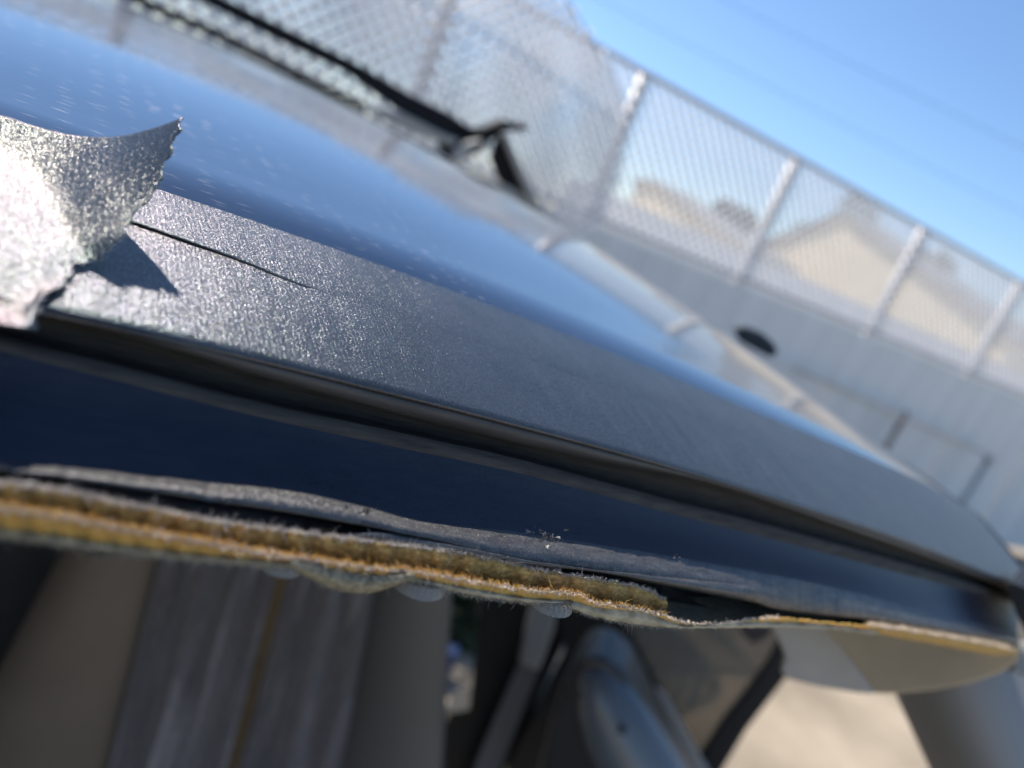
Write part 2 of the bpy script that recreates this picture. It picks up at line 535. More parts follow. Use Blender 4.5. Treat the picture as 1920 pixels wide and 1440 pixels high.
# ------------------------------------------------------------------ perimeter wall and fence
FH = math.radians(60.6); FM = math.radians(60.6 - 90)
fdir = np.array([math.sin(FH), math.cos(FH), 0]); fnor = np.array([math.sin(FM), math.cos(FM), 0])
FD = 3.6
def fence_p(t, z, off=0.0):
    return fdir * t + fnor * (FD + off) + np.array([0, 0, z])
WALL_TOP = 1.465
FTOP = 2.30
posts_t = [q * 3.6 / 7 for q in (-10.6, -8.1, -5.6, -3.1, -0.6, 1.85, 4.07, 6.5, 9.2, 11.85, 14.4, 17.0, 19.6)]

wall = empty("sheet_metal_wall", tuple(fence_p(5, 0)))
tag(wall, "pale grey sheet metal wall under the wire mesh fence", "wall")
t0 = -10.0
k = 0
pan_mesh = None
while t0 < 21.0:
    w = .58
    # each panel: a shallow folded sheet 580 mm wide
    xs = [0, .03, .05, .26, .28, .30, .32, .53, .55, .578]
    dy = [0, 0, -.009, -.009, 0, 0, -.009, -.009, 0, 0]
    if pan_mesh is None:
        Vv = []; Ff = []
        for z in (.06, WALL_TOP):
            for x, yy in zip(xs, dy):
                Vv.append(fdir * x + fnor * yy + np.array([0, 0, z]))
        for z in (.06, WALL_TOP):
            for x, yy in zip(xs, dy):
                Vv.append(fdir * x + fnor * (yy + .004) + np.array([0, 0, z]))
        n = len(xs)
        for i in range(n - 1):
            Ff.append((i, i + 1, n + i + 1, n + i))
            Ff.append((2 * n + i, 3 * n + i, 3 * n + i + 1, 2 * n + i + 1))
        Ff.append(tuple([n + i for i in range(n)] + [3 * n + i for i in range(n)][::-1]))
        o = new_mesh("panel", Vv, Ff, M['panel'], wall)
        pan_mesh = o.data
    else:
        o = bpy.data.objects.new("panel", pan_mesh); col.objects.link(o); o.parent = wall
    o.location = Vector(fence_p(t0, 0, .002 * ((k * 7) % 5))) - Vector(wall.location)
    t0 += .582; k += 1
# low rail pieces in front of the wall
def pipe_obj(name, p0, p1, r, mat, parent=None, n=10):
    Vv, Ff = tube_vf([p0, p1], r, n)
    if parent is not None:
        return world_obj(name, Vv, Ff, mat, parent=parent, smooth=True)
    return world_obj(name, Vv, Ff, mat, smooth=True)

fence = empty("chain_link_fence", tuple(fence_p(5, WALL_TOP)))
tag(fence, "tall galvanised chain link fence with white screen above the grey wall", "fence")
for t in posts_t:
    pipe_obj("post", fence_p(t, .02, .05), fence_p(t, FTOP + .015, .05), .036, M['galv'], fence)
pipe_obj("top_rail", fence_p(-10, FTOP, -.03), fence_p(21, FTOP, -.03), .016, M['galv'], fence)
pipe_obj("bottom_rail", fence_p(-10, WALL_TOP + .05, -.03), fence_p(21, WALL_TOP + .05, -.03), .012, M['galv'], fence)

def diag_wires(t_a, t_b, z_a, z_b, pitch, r, pfun, inside=None, seg=.6):
    """straight diagonal wire runs clipped to a rectangle (and an optional test)"""
    V = []; F = []
    h = z_b - z_a
    for sgn in (1, -1):
        k0 = t_a - h; 
        while k0 < t_b + h:
            # t = k0 + q (sgn>0) or k0 + h - q ; q in 0..h
            npt = max(2, int(h / seg) + 1)
            qs = np.linspace(0, h, npt)
            for q0, q1 in zip(qs[:-1], qs[1:]):
                ta = k0 + (q0 if sgn > 0 else h - q0); tb = k0 + (q1 if sgn > 0 else h - q1)
                if max(ta, tb) > t_b or min(ta, tb) < t_a: continue
                za, zb = z_a + q0, z_a + q1
                if inside and not inside((ta + tb) / 2, (za + zb) / 2): continue
                p0 = pfun(ta, za, sgn); p1 = pfun(tb, zb, sgn)
                d = p1 - p0; d = d / np.linalg.norm(d)
                u = np.cross(d, fnor); u /= np.linalg.norm(u)
                i = len(V)
                for p in (p0, p1):
                    for an in (90, 210, 330):
                        V.append(p + r * (math.cos(math.radians(an)) * u + math.sin(math.radians(an)) * -fnor))
                for c in range(3):
                    F.append((i + c, i + (c + 1) % 3, i + 3 + (c + 1) % 3, i + 3 + c))
            k0 += pitch
    return V, F
V, F = diag_wires(-7, 19, WALL_TOP + .03, FTOP - .01, .074, .0092, lambda t, z, s: fence_p(t, z, .004 * s))
o = world_obj("wire_mesh", V, F, M['wire'], parent=fence, kind="stuff")
# sheer screen tied behind the mesh
Ps = np.zeros((60, 14, 3))
for i, t in enumerate(np.linspace(-9, 19.5, 60)):
    for j, z in enumerate(np.linspace(WALL_TOP + .05, FTOP - .02, 14)):
        Ps[i, j] = fence_p(t, z, .11 + .01 * math.sin(t * 2.1 + z))
V, F = grid_vf(Ps)
world_obj("wind_screen", V, F, M['screen'], parent=fence, smooth=True)

# nearer curtain of chain link with a curved free edge
ND = 3.3
M['cloth'] = make_screen('grey_netting_cloth', (.42, .44, .48), .22, .34)
edge_pix = [(1050, -60), (1078, 0), (1112, 70), (1150, 130), (1172, 200), (1172, 270), (1150, 350), (1118, 420), (1085, 470), (1060, 540)]
ep = []
for x, y in edge_pix:
    p = plane_pt(x, y, ND, 60.6 - 90)
    ep.append((p @ fdir, p[2]))
ez = np.array([q[1] for q in ep][::-1]); et = np.array([q[0] for q in ep][::-1])
def edge_t(z): return float(np.interp(z, ez, et))
def near_p(t, z, s=0):
    return fdir * t + fnor * (ND + .05 * math.sin(t * 1.7) * (z - .3) + .003 * s) + np.array([0, 0, z])
NT = 2.55
curtain = empty("chain_link_curtain", tuple(near_p(0, 0)))
tag(curtain, "loose grey chain link sheet hanging with a curved free edge, left part of fence", "netting")
def top_z(t): return 1.5 + .62 + .25 * min(1, max(0, (t + .3) / 1.6))
V, F = diag_wires(-3.2, 3.0, .25, 2.40, .076, .0105, near_p, inside=lambda t, z: t < edge_t(z) and z < top_z(t), seg=.05)
world_obj("wire_mesh", V, F, M['wire'], parent=curtain, kind="stuff")
zz = np.linspace(.3, 2.38, 30)
Vv, Ff = tube_vf([near_p(edge_t(z), z) for z in zz], .008, 6)
world_obj("edge_wire", Vv, Ff, M['wire'], parent=curtain, smooth=True)
Ps = np.zeros((30, 24, 3))
for j, z in enumerate(np.linspace(.3, 2.38, 24)):
    for i, t in enumerate(np.linspace(-3.2, edge_t(z), 30)):
        z_ = .3 + (min(2.38, top_z(t)) - .3) * j / 23
        Ps[i, j] = near_p(min(t, edge_t(z_)), z_) + fnor * .02
V, F = grid_vf(Ps)
world_obj("shade_cloth", V, F, M['cloth'], parent=curtain, smooth=True)

# low pipework by the wall
def on_wall(x, y, off=-.18):
    return plane_pt(x, y, FD + off, 60.6 - 90)
rail = empty("low_rail", tuple(on_wall(1700, 790) * np.array([1, 1, 0])))
tag(rail, "low beige rail on a brown bracket in front of the grey wall", "rail")
pipe_obj("tube", on_wall(1490, 690), on_wall(1865, 858), .018, M['rail'], rail)
q = on_wall(1697, 778); pipe_obj("upright", q * np.array([1, 1, 0]), q + np.array([0, 0, .03]), .024, M['rust'], rail)
stand = empty("standpipe", tuple(on_wall(1850, 880, -.3) * np.array([1, 1, 0])))
tag(stand, "dark standpipe with a round tap head at the right edge of the wall", "standpipe")
q = on_wall(1850, 868, -.3)
pipe_obj("pipe", q * np.array([1, 1, 0]), q, .022, M['pipe'], stand)
bm = bmesh.new(); bmesh.ops.create_icosphere(bm, subdivisions=2, radius=.036)
for v in bm.verts: v.co.z *= 1.2
Vv = [np.array(v.co) + q + np.array([0, 0, .02]) for v in bm.verts]; Ff = [[v.index for v in f.verts] for f in bm.faces]; bm.free()
world_obj("tap_head", Vv, Ff, M['pipe'], parent=stand, smooth=True)

# ------------------------------------------------------------------ beyond the fence
def leaf_cloud(name, centre, rad, n, size, mat, parent=None, squash=1.0, seed=1, kind=None):
    r = np.random.default_rng(seed)
    V = []; F = []
    blobs = [(r.normal(size=3) * rad * .5, rad * r.uniform(.35, .6)) for _ in range(9)]
    for i in range(n):
        b, br = blobs[r.integers(len(blobs))]
        d = r.normal(size=3); d /= np.linalg.norm(d)
        p = centre + (b + d * br * r.uniform(.5, 1.05)) * np.array([1, 1, squash])
        u = r.normal(size=3); u /= np.linalg.norm(u); w = np.cross(u, r.normal(size=3)); w /= np.linalg.norm(w)
        s = size * r.uniform(.6, 1.3); k = len(V)
        V += [p - u * s, p + w * s * .5, p + u * s, p - w * s * .5]; F.append((k, k + 1, k + 2, k + 3))
    return world_obj(name, V, F, mat, parent=parent, kind=kind)

def tree(px, py, D, az, rad, label, seed, squash=1.0):
    c = plane_pt(px, py, D, az)
    root = empty("tree", (c[0], c[1], 0)); tag(root, label, "tree")
    Vv, Ff = tube_vf([(c[0], c[1], 0), (c[0] + .1, c[1], c[2] * .5), (c[0], c[1], c[2])], [.22, .16, .06], 8)
    world_obj("trunk", Vv, Ff, M['bark'], parent=root, smooth=True)
    for q in range(4):
        e = c + np.array([math.cos(q * 1.6) * rad * .7, math.sin(q * 1.6) * rad * .7, rad * .3 * (q % 2)])
        Vv, Ff = tube_vf([(c[0] + .05, c[1], c[2] * .55), tuple((c + e) / 2 - np.array([0, 0, rad * .2])), tuple(e)], [.1, .07, .03], 6)
        world_obj("limb", Vv, Ff, M['bark'], parent=root, smooth=True)
    leaf_cloud("crown", c, rad, 2600, .28, M['leaf'], parent=root, squash=squash, seed=seed)
tree(1590, 475, 62, 18, 3.7, "grey green tree rising behind the gable of the tan house", 3, .8)
tree(1665, 548, 64, 21, 2.6, "small tree behind the right roof slope of the tan house", 8, .8)
tree(1390, 405, 50, 14, 1.7, "dark low tree over the arched pale house beyond the fence", 5, .6)

def house(name, gable, D, az, depth, label, eave=.35):
    root = empty(name, tuple(plane_pt(gable[0][0], gable[0][1], D, az) * np.array([1, 1, 0]))); tag(root, label, "house")
    nv = np.array([math.sin(math.radians(az)), math.cos(math.radians(az)), 0])
    pl, pk, pr = [plane_pt(x, y, D, az) for x, y in gable]
    bl, br = pl * np.array([1, 1, 0]), pr * np.array([1, 1, 0])
    fr = [bl, br, pr, pk, pl]; bk = [p + nv * depth for p in fr]
    V = fr + bk; n = 5
    F = [tuple(range(5)), tuple(range(5, 10))[::-1]] + [(i, (i + 1) % 5, 5 + (i + 1) % 5, 5 + i) for i in (0, 1, 4)]
    world_obj("wall", V, F, M['stucco'], parent=root)
    for side, (a_, b_) in enumerate(((pl, pk), (pk, pr))):
        d = (b_ - a_) / np.linalg.norm(b_ - a_)
        a2 = a_ - d * (eave if side == 0 else 0); b2 = b_ + d * (eave if side == 1 else 0)
        up = np.array([0, 0, .16])
        f0 = [a2 - nv * .3 + up * .02, b2 - nv * .3 + up * .02, b2 - nv * .3 + up, a2 - nv * .3 + up]
        f1 = [p + nv * (depth + .6) for p in f0]
        V = f0 + f1; F = [(0, 1, 2, 3), (7, 6, 5, 4)] + [(i, 4 + i, 4 + (i + 1) % 4, (i + 1) % 4) for i in range(4)]
        world_obj("roof", V, F, M['roofing'], parent=root)
    return root
house("gabled_house", [(1440, 460), (1585, 405), (1905, 640)], 22, 75, 2.4, "tan gabled house standing behind the fence posts on the right")
house("low_house", [(1195, 345), (1230, 345), (1400, 470)], 17, 70, 2.2, "low pale tan house beyond the fence left of the gabled house")
# low white wall between fence and houses
V, F = slab_vf([(1200, 470), (1990, 750), (1990, 1100), (1150, 900)], 13.5, 60.6 - 90, .2)
p0 = plane_pt(1260, 455, 13.5, -29.4); p1 = plane_pt(1890, 668, 13.5, -29.4)
zt = (p0[2] + p1[2]) / 2
b0 = p0 * np.array([1, 1, 0]); b1 = p1 * np.array([1, 1, 0]) + fdir * 14; b0 = b0 - fdir * 3
V, F = [], []
for p in (b0, b1, b1 + fnor * .2, b0 + fnor * .2):
    V.append(p)
for p in (b0, b1, b1 + fnor * .2, b0 + fnor * .2):
    V.append(p + np.array([0, 0, 2.13]))
F = [(0, 1, 5, 4), (1, 2, 6, 5), (2, 3, 7, 6), (3, 0, 4, 7), (4, 5, 6, 7)]
o = world_obj("garden_wall", V, F, M['white']); tag(o, "bright white masonry wall behind the fence, in front of the tan houses", "wall")

for i, (y0, y1) in enumerate((((1480, 40), (1990, 290)), ((1400, 120), (1990, 415)))):
    pa = plane_pt(*y0, 60, -10); pb = plane_pt(*y1, 60, -10)
    pa2 = pa + (pa - pb) * 1.2; pb2 = pb + (pb - pa) * 1.5
    Vv, Ff = tube_vf([tuple(pa2 + (pb2 - pa2) * u - np.array([0, 0, 4 * u * (1 - u) * .8])) for u in np.linspace(0, 1, 14)], .02, 5)
    o = world_obj("overhead_wire", Vv, Ff, M['rack'])
    tag(o, "upper faint overhead wire crossing the blue sky" if i == 0 else "lower faint overhead wire crossing the blue sky", "wire")

# black rack beyond the far side of the roof
RD = 2.35
rack = empty("black_bar_frame", tuple(plane_pt(860, 300, RD, -29.4) * np.array([1, 1, 0])))
tag(rack, "black bar frame with a triangular end bracket beyond the far side of the roof", "rack")
def rack_slab(name, pts, thick, mat, off=0.0):
    V, F = slab_vf(pts, RD + off, -29.4, thick)
    o = world_obj(name, V, F, mat, parent=rack); bevel(o, .004); return o
rack_slab("upper_bar", [(260, -90), (425, -3), (540, 53), (670, 118), (770, 176), (842, 212), (885, 240), (890, 262), (858, 302), (826, 280), (822, 250), (740, 202), (650, 136), (515, 72), (400, 14), (235, -66)], .04, M['rack'])
rack_slab("lower_bar", [(130, -80), (300, 8), (400, 50), (500, 100), (600, 152), (690, 196), (684, 212), (590, 168), (490, 116), (390, 66), (290, 24), (120, -58)], .03, M['rack'])
rack_slab("bracket", [(812, 250), (868, 240), (905, 240), (945, 224), (985, 234), (995, 245), (955, 246), (930, 258), (900, 285), (868, 300), (856, 308), (832, 290), (846, 268)], .05, M['rack'])
rack_slab("end_plate", [(936, 250), (948, 256), (966, 285), (990, 335), (1010, 390), (975, 372), (938, 340), (922, 298)], .03, M['rack'])
rack_slab("rub_strip", [(700, 200), (760, 214), (830, 250), (862, 262), (850, 274), (790, 256), (740, 236), (690, 212)], .02, M['trim'], -.04)
rack_slab("strut", [(872, 268), (905, 262), (880, 290), (858, 308), (846, 290)], .03, M['trim'], -.06)
rack_slab("sloping_bar", [(942, 250), (952, 250), (1018, 392), (1046, 430), (1030, 432), (1000, 395)], .03, M['trim'], -.05)
rack_slab("base_rail", [(700, 240), (780, 290), (860, 315), (960, 352), (1050, 420), (1040, 436), (950, 385), (850, 335), (770, 305), (690, 258)], .04, M['trim'], -.03)
for x_, y_ in ((560, 130), (860, 300), (1010, 400)):
    q = plane_pt(x_, y_, RD + .02, -29.4)
    pipe_obj("leg", q * np.array([1, 1, 0]), q - np.array([0, 0, .03]), .012, M['rack'], rack)

# ------------------------------------------------------------------ car roof
L_LOW, L_UP = .090, .135
low_pix = [(-400, 490), (-150, 525), (0, 556), (100, 578), (260, 614), (410, 651), (565, 690), (700, 726), (850, 762), (960, 791), (1160, 845), (1310, 888), (1460, 936), (1610, 983), (1760, 1037), (1885, 1090)]
up_pix = [(-400, 125), (-150, 208), (0, 258), (290, 350), (500, 420), (800, 525), (1000, 600), (1200, 680), (1500, 805), (1700, 890), (1830, 965)]
def prof(pix, L, tail):
    P = np.array([car_pt(x, y, L) for x, y in pix])
    ss = np.concatenate([[-1.5, -.6, -.2], P[:, 0], tail[0]]); zz = np.concatenate([[P[0, 2] - .05, P[0, 2] - .006, P[0, 2] - .0005], P[:, 2], tail[1]])
    # light smoothing keeps the reflections clean
    o = np.argsort(ss); ss, zz = ss[o], zz[o]
    f0 = pchip(ss, zz)
    gs = np.concatenate([np.linspace(-1.5, -.2, 14)[:-1], np.linspace(-.2, .7, 70)])
    zs = f0(gs)
    for _ in range(5):
        zs[1:-1] = .25 * zs[:-2] + .5 * zs[1:-1] + .25 * zs[2:]
    return pchip(gs, zs)
z_low = prof(low_pix, L_LOW, ([.6, 1.0], [-.125, -.25]))
z_up = prof(up_pix, L_UP, ([.6, 1.0], [-.105, -.22]))
def s_front(L): return .394 + .303 * (1 - ((np.clip(L, 0, 1.4) - .7) / .57) ** 2) + .11 * np.exp(-np.maximum(np.asarray(L) - .09, 0) / .03)
def z_roof(s, L):
    s = np.asarray(s, float); L = np.asarray(L, float)
    w = 1 - np.clip(np.abs(.7 - L) / .565, 0, 1) ** 2.6
    zc = .0121 + .0496 * s - np.where(s > 0, .348, .06) * s * s
    zc = np.where(s < 0, .0121 + .0496 * s * np.exp(s * 6) - .05 * s * s, zc)
    z = z_up(s) * (1 - w) + zc * w
    # shoulder between the edge and the start of the crown, slightly bulged
    t = (L - L_LOW) / (L_UP - L_LOW)
    zs = z_low(s) * (1 - t) + z_up(s) * t + .0011 * 4 * t * (1 - t)
    z = np.where(L < L_UP, zs, z)
    # far shoulder falls away
    z = np.where(L > 1.265, z - .25 * (L - 1.265) - 2.0 * (L - 1.265) ** 2, z)
    return z
Ls = np.concatenate([[L_LOW + .0000], np.linspace(L_LOW, L_UP, 14)[1:], np.linspace(L_UP, 1.265, 60)[1:], np.linspace(1.265, 1.33, 6)[1:]])
U = np.concatenate([np.linspace(0, .62, 24)[:-1], np.linspace(.62, 1, 110)])
P = np.zeros((len(U), len(Ls), 3))
for j, L in enumerate(Ls):
    sf = float(s_front(L))
    s = -1.5 + U * (sf + 1.5)
    P[:, j, 0] = s; P[:, j, 1] = L; P[:, j, 2] = z_roof(s, np.full_like(s, L))
# smooth the crown seam across
for _ in range(3):
    P[:, 13:24, 2] = .25 * P[:, 12:23, 2] + .5 * P[:, 13:24, 2] + .25 * P[:, 14:25, 2]
roofP = P
o = car_grid("roof_panel", P, M['paint'], thick=.0009)
# header seal and windshield
hp = np.array([P[-1, j] for j in range(0, len(Ls), 1)])
Vv, Ff = tube_vf([p + np.array([.004, 0, -.005]) for p in hp], .005, 6)
car_part("header_seal", Vv, Ff, M['black'])
W = np.zeros((len(hp), 12, 3))
for i, p in enumerate(hp):
    for j in range(12):
        u = j / 11
        W[i, j] = p + np.array([.012 + .62 * u, 0, -.006 - .36 * u - .06 * u * u])
        W[i, j, 1] = .7 + (p[1] - .7) * (1 + .10 * u)
car_grid("windshield", W, M['windshield'])

# ------------------------------------------------------------------ door aperture profile
XS = np.concatenate([np.arange(-420, 0, 20), np.arange(0, 1912, 4)]).astype(float)
def rail_pts(yf, L, xs=XS, tail=True):
    ys = yf(xs) if callable(yf) else yf
    Lv = L(xs) if callable(L) else np.full_like(xs, L)
    R = np.array([car_pt(x, y, l) for x, y, l in zip(xs, ys, Lv)])
    if tail:
        t = R[0].copy(); t2 = t.copy(); t2[0] -= 1.2; t2[2] -= .03
        R = np.concatenate([[t2], R])
    return R
def strip(name, rails, mat, sub=1, parent=None, smooth=True):
    P = np.stack(rails, 1)
    return car_grid(name, P, mat, parent, smooth=smooth)

y_low = pchip(*zip(*low_pix))
y_lip1 = pchip([-400, 0, 100, 280, 500, 640, 800, 960, 1110, 1310, 1610, 1760, 1900], [495, 570, 594, 642, 707, 745, 787, 826, 861, 901, 1001, 1053, 1106])
y_chan = pchip([-400, 0, 250, 500, 750, 960, 1210, 1460, 1710, 1900], [530, 630, 693, 757, 811, 858, 925, 990, 1060, 1118])
y_ridge = pchip([-400, 0, 250, 500, 750, 960, 1210, 1460, 1710, 1900], [555, 658, 722, 785, 840, 884, 950, 1014, 1080, 1130])
y_shadow = pchip([-400, 0, 75, 165, 300, 425, 575, 675, 800, 950, 1085, 1310, 1460, 1600, 1700, 1900],
                 [790, 862, 872, 878, 894, 905, 922, 945, 977, 995, 1015, 1052, 1080, 1110, 1138, 1185])
y_flb = pchip([-400, 0, 100, 200, 400, 560, 700, 800, 900, 1000, 1100, 1200, 1300, 1400, 1450, 1550, 1640, 1750, 1900],
              [800, 882, 894, 908, 940, 964, 990, 1010, 1035, 1058, 1067, 1088, 1102, 1124, 1142, 1155, 1163, 1180, 1206])

# the roof panel's rolled edge throws the shadow; the flange crosses out of it
TE = math.tan(_se) / .985
def L_lit(y, x, L0, z0):
    """where the sight line (x, y) meets the shadow plane through the roof edge"""
    c = car_pt(x, y, 1.0); r = c[2]
    return (TE * L0 - z0) / (TE - r)
def L_shadow(xs):
    out = []
    for x in np.atleast_1d(xs):
        e = car_pt(x, float(y_low(x)), L_LOW)
        out.append(L_lit(float(y_shadow(x)), x, L_LOW, e[2]))
    return np.array(out)
Lsh = L_shadow(XS)
Lsh_f = pchip(XS, Lsh)
print("L shadow", Lsh[::60])

R_low = rail_pts(y_low, .0900)
R_low2 = rail_pts(lambda x: y_low(x) + 2.5, .0893)
R_lipA = rail_pts(lambda x: y_low(x) + 4, .0906)
R_lipB = rail_pts(lambda x: .6 * y_low(x) + .4 * y_lip1(x) + 2, .0893)
R_lipC = rail_pts(y_lip1, .0908)
R_ch1 = rail_pts(lambda x: y_lip1(x) + 3, .0935)
R_ch2 = rail_pts(lambda x: .5 * y_lip1(x) + .5 * y_chan(x), .0955)
R_ch3 = rail_pts(lambda x: .15 * y_lip1(x) + .85 * y_chan(x), .0935)
R_rd1 = rail_pts(y_chan, .0905)
R_rd2 = rail_pts(lambda x: .5 * y_chan(x) + .5 * y_ridge(x), .0888)
R_rd3 = rail_pts(y_ridge, .0885)
strip("roof_edge", [R_low, R_low2, R_lipA], M['paint'])
strip("rubber_lip", [R_lipA, R_lipB, R_lipC, R_ch1], M['lip'])
strip("gutter_channel", [R_ch1, R_ch2, R_ch3, R_rd1], M['channel'])
strip("gutter_ridge", [R_rd1, R_rd2, R_rd3], M['ridge'])
# inner door frame face: from ridge, concave, out to the flange
nav = [R_rd3]
for q in (.15, .35, .6, .85):
    nav.append(rail_pts(lambda x, q=q: y_ridge(x) * (1 - q) + y_shadow(x) * q, lambda x, q=q: .0885 * (1 - q) + Lsh_f(x) * q + .0012 * math.sin(q * math.pi)))
R_sh = rail_pts(lambda x: y_shadow(x) + 0.0, lambda x: Lsh_f(x))
nav.append(R_sh)
strip("door_frame", nav, M['navy'])
wig = wob(XS, [(160, .00022), (45, .00012), (14, .00006)], 5)
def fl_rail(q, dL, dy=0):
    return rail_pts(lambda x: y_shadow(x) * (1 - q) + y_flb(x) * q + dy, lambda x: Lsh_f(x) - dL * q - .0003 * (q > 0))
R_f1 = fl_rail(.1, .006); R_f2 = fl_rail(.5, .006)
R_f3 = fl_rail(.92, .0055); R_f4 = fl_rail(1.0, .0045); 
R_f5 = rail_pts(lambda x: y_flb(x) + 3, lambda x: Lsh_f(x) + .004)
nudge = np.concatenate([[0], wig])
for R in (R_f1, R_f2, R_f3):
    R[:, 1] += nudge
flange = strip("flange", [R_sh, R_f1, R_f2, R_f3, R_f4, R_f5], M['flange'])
# black sheet under the flange, the recess shadow put into its colour
y_ft = pchip([-400, 0, 100, 200, 300, 400, 500, 640, 800, 900, 1000, 1100, 1200, 1250, 1330, 1420, 1500, 1900],
             [820, 905, 917, 938, 957, 976, 990, 1008, 1028, 1043, 1066, 1083, 1100, 1112, 1150, 1160, 1170, 1230])
R_g1 = rail_pts(lambda x: y_flb(x) - 2, lambda x: Lsh_f(x) + .008)
R_g2 = rail_pts(lambda x: y_ft(x) + 16, lambda x: Lsh_f(x) + .006)
_k = int((XS <= 1440).sum()) + 1
strip("recess_shade", [R_g1[:_k], R_g2[:_k]], M['black'])
# a loose strip of rubber seal hanging in the recess
xs = np.arange(120, 830, 8.0)
c = np.array([car_pt(x, float(y_flb(x)) * .45 + float(y_ft(x)) * .55, float(Lsh_f(x)) + .0006 + .0012 * (x > 560)) for x in xs])
Vv, Ff = tube_vf(c, [.0006 + .0006 * min(1, (830 - x) / 200) for x in xs], 8)
car_part("rubber_seal", Vv, Ff, M['lip'])
# lower lit lap of worn metal from x=660..1000
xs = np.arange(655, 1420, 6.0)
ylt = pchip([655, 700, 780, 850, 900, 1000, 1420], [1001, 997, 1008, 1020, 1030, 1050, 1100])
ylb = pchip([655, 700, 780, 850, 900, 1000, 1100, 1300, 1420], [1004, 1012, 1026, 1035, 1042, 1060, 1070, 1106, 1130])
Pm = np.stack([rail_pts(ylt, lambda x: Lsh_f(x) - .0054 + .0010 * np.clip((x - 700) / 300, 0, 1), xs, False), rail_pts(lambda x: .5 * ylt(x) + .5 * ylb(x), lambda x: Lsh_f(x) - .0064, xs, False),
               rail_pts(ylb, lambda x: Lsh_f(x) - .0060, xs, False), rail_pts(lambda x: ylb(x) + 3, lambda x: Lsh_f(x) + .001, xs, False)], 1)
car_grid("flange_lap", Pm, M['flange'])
# small crusts of torn sealer on the flange
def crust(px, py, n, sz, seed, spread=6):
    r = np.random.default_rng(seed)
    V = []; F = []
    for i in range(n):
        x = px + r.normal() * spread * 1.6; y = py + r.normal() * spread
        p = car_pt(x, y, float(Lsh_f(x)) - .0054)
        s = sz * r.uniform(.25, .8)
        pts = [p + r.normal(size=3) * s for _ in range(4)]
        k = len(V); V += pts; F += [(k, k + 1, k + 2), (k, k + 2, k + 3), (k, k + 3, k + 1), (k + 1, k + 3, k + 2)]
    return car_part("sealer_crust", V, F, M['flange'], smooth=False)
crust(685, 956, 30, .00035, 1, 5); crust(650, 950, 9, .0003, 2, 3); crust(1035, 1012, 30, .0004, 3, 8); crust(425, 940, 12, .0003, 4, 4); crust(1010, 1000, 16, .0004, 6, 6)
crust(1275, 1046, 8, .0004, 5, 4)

# ------------------------------------------------------------------ headliner layers
y_f1 = pchip([-400, 0, 100, 200, 300, 400, 500, 600, 700, 800, 900, 1000, 1080, 1120, 1160, 1230, 1290, 1330, 1400, 1450, 1550, 1640],
             [870, 952, 965, 985, 1003, 1020, 1038, 1052, 1065, 1075, 1092, 1108, 1114, 1131, 1136, 1150, 1168, 1170, 1163, 1157, 1166, 1174])
y_f2 = pchip([-400, 0, 100, 200, 300, 400, 500, 580, 640, 700, 760, 800, 900, 1000, 1080, 1120, 1200, 1290, 1400, 1500, 1640],
             [905, 992, 1004, 1019, 1032, 1044, 1052, 1062, 1076, 1084, 1082, 1088, 1106, 1122, 1128, 1139, 1146, 1173, 1166, 1168, 1183])
y_f3 = pchip([-400, 0, 100, 200, 300, 400, 500, 545, 568, 590, 620, 660, 700, 760, 800, 850, 940, 1000, 1050, 1100, 1150, 1200, 1300, 1450, 1560, 1640],
             [914, 1002, 1016, 1031, 1041, 1051, 1058, 1062, 1068, 1086, 1099, 1102, 1094, 1085, 1094, 1108, 1124, 1130, 1134, 1152, 1164, 1172, 1178, 1177, 1180, 1190])
jag1 = lambda x: y_f1(x) + wob(x, [(34, 1.4), (11, 1.2), (5, .8)], 11)
jag0 = lambda x: y_ft(x) + wob(x, [(40, 1.2), (9, .8)], 12)
jag3 = lambda x: y_f3(x) + wob(x, [(30, .8), (8, .4)], 13)
hl = empty("headliner", (0, 0, 0)); hl.parent = car; hl.location = CAR_OFF
def hl_grid(name, rails, mat):
    P = np.stack(rails, 1); V, f = grid_vf(P)
    o = new_mesh(name, V, f, mat, hl, True); return o
x1 = XS[XS <= 1255]
fade = lambda x: np.clip((1262 - x) / 40, 0, 1)
def lit_fn(yf, Lflf, margin):
    out = []
    for x in XS:
        e = car_pt(x, float(y_flb(x)), float(Lsh_f(x)) - .0052)
        out.append(min(L_lit(float(yf(x)), x, e[1], e[2]) - margin, float(Lsh_f(x)) - .003))
    return pchip(XS, np.array(out))
H0 = lit_fn(y_ft, None, .0004)       # the headliner's layers stand out past the flange into the sun
H1 = lit_fn(y_f1, None, .0012)
print("H0", (H0(XS) - Lsh_f(XS))[::70], "H1", (H1(XS) - Lsh_f(XS))[::70])
x2 = XS[XS <= 1650]
def rp(yf, dL, xs, tail=False, base=Lsh_f): return rail_pts(yf, lambda x: base(x) + dL + wob(x, [(70, .0003), (19, .00006)], 3), xs, tail)
def _tp(x): return np.clip((np.asarray(x, float) - 1185) / 68, 0, 1) ** 2
_j0, _j1 = jag0, jag1
b0 = lambda x: _j0(x) + _tp(x) * 17 + wob(x, [(16, 2.5)], 77) * _tp(x)
b1 = lambda x: _j1(x) - _tp(x) * 14 + wob(x, [(13, 3)], 78) * _tp(x)
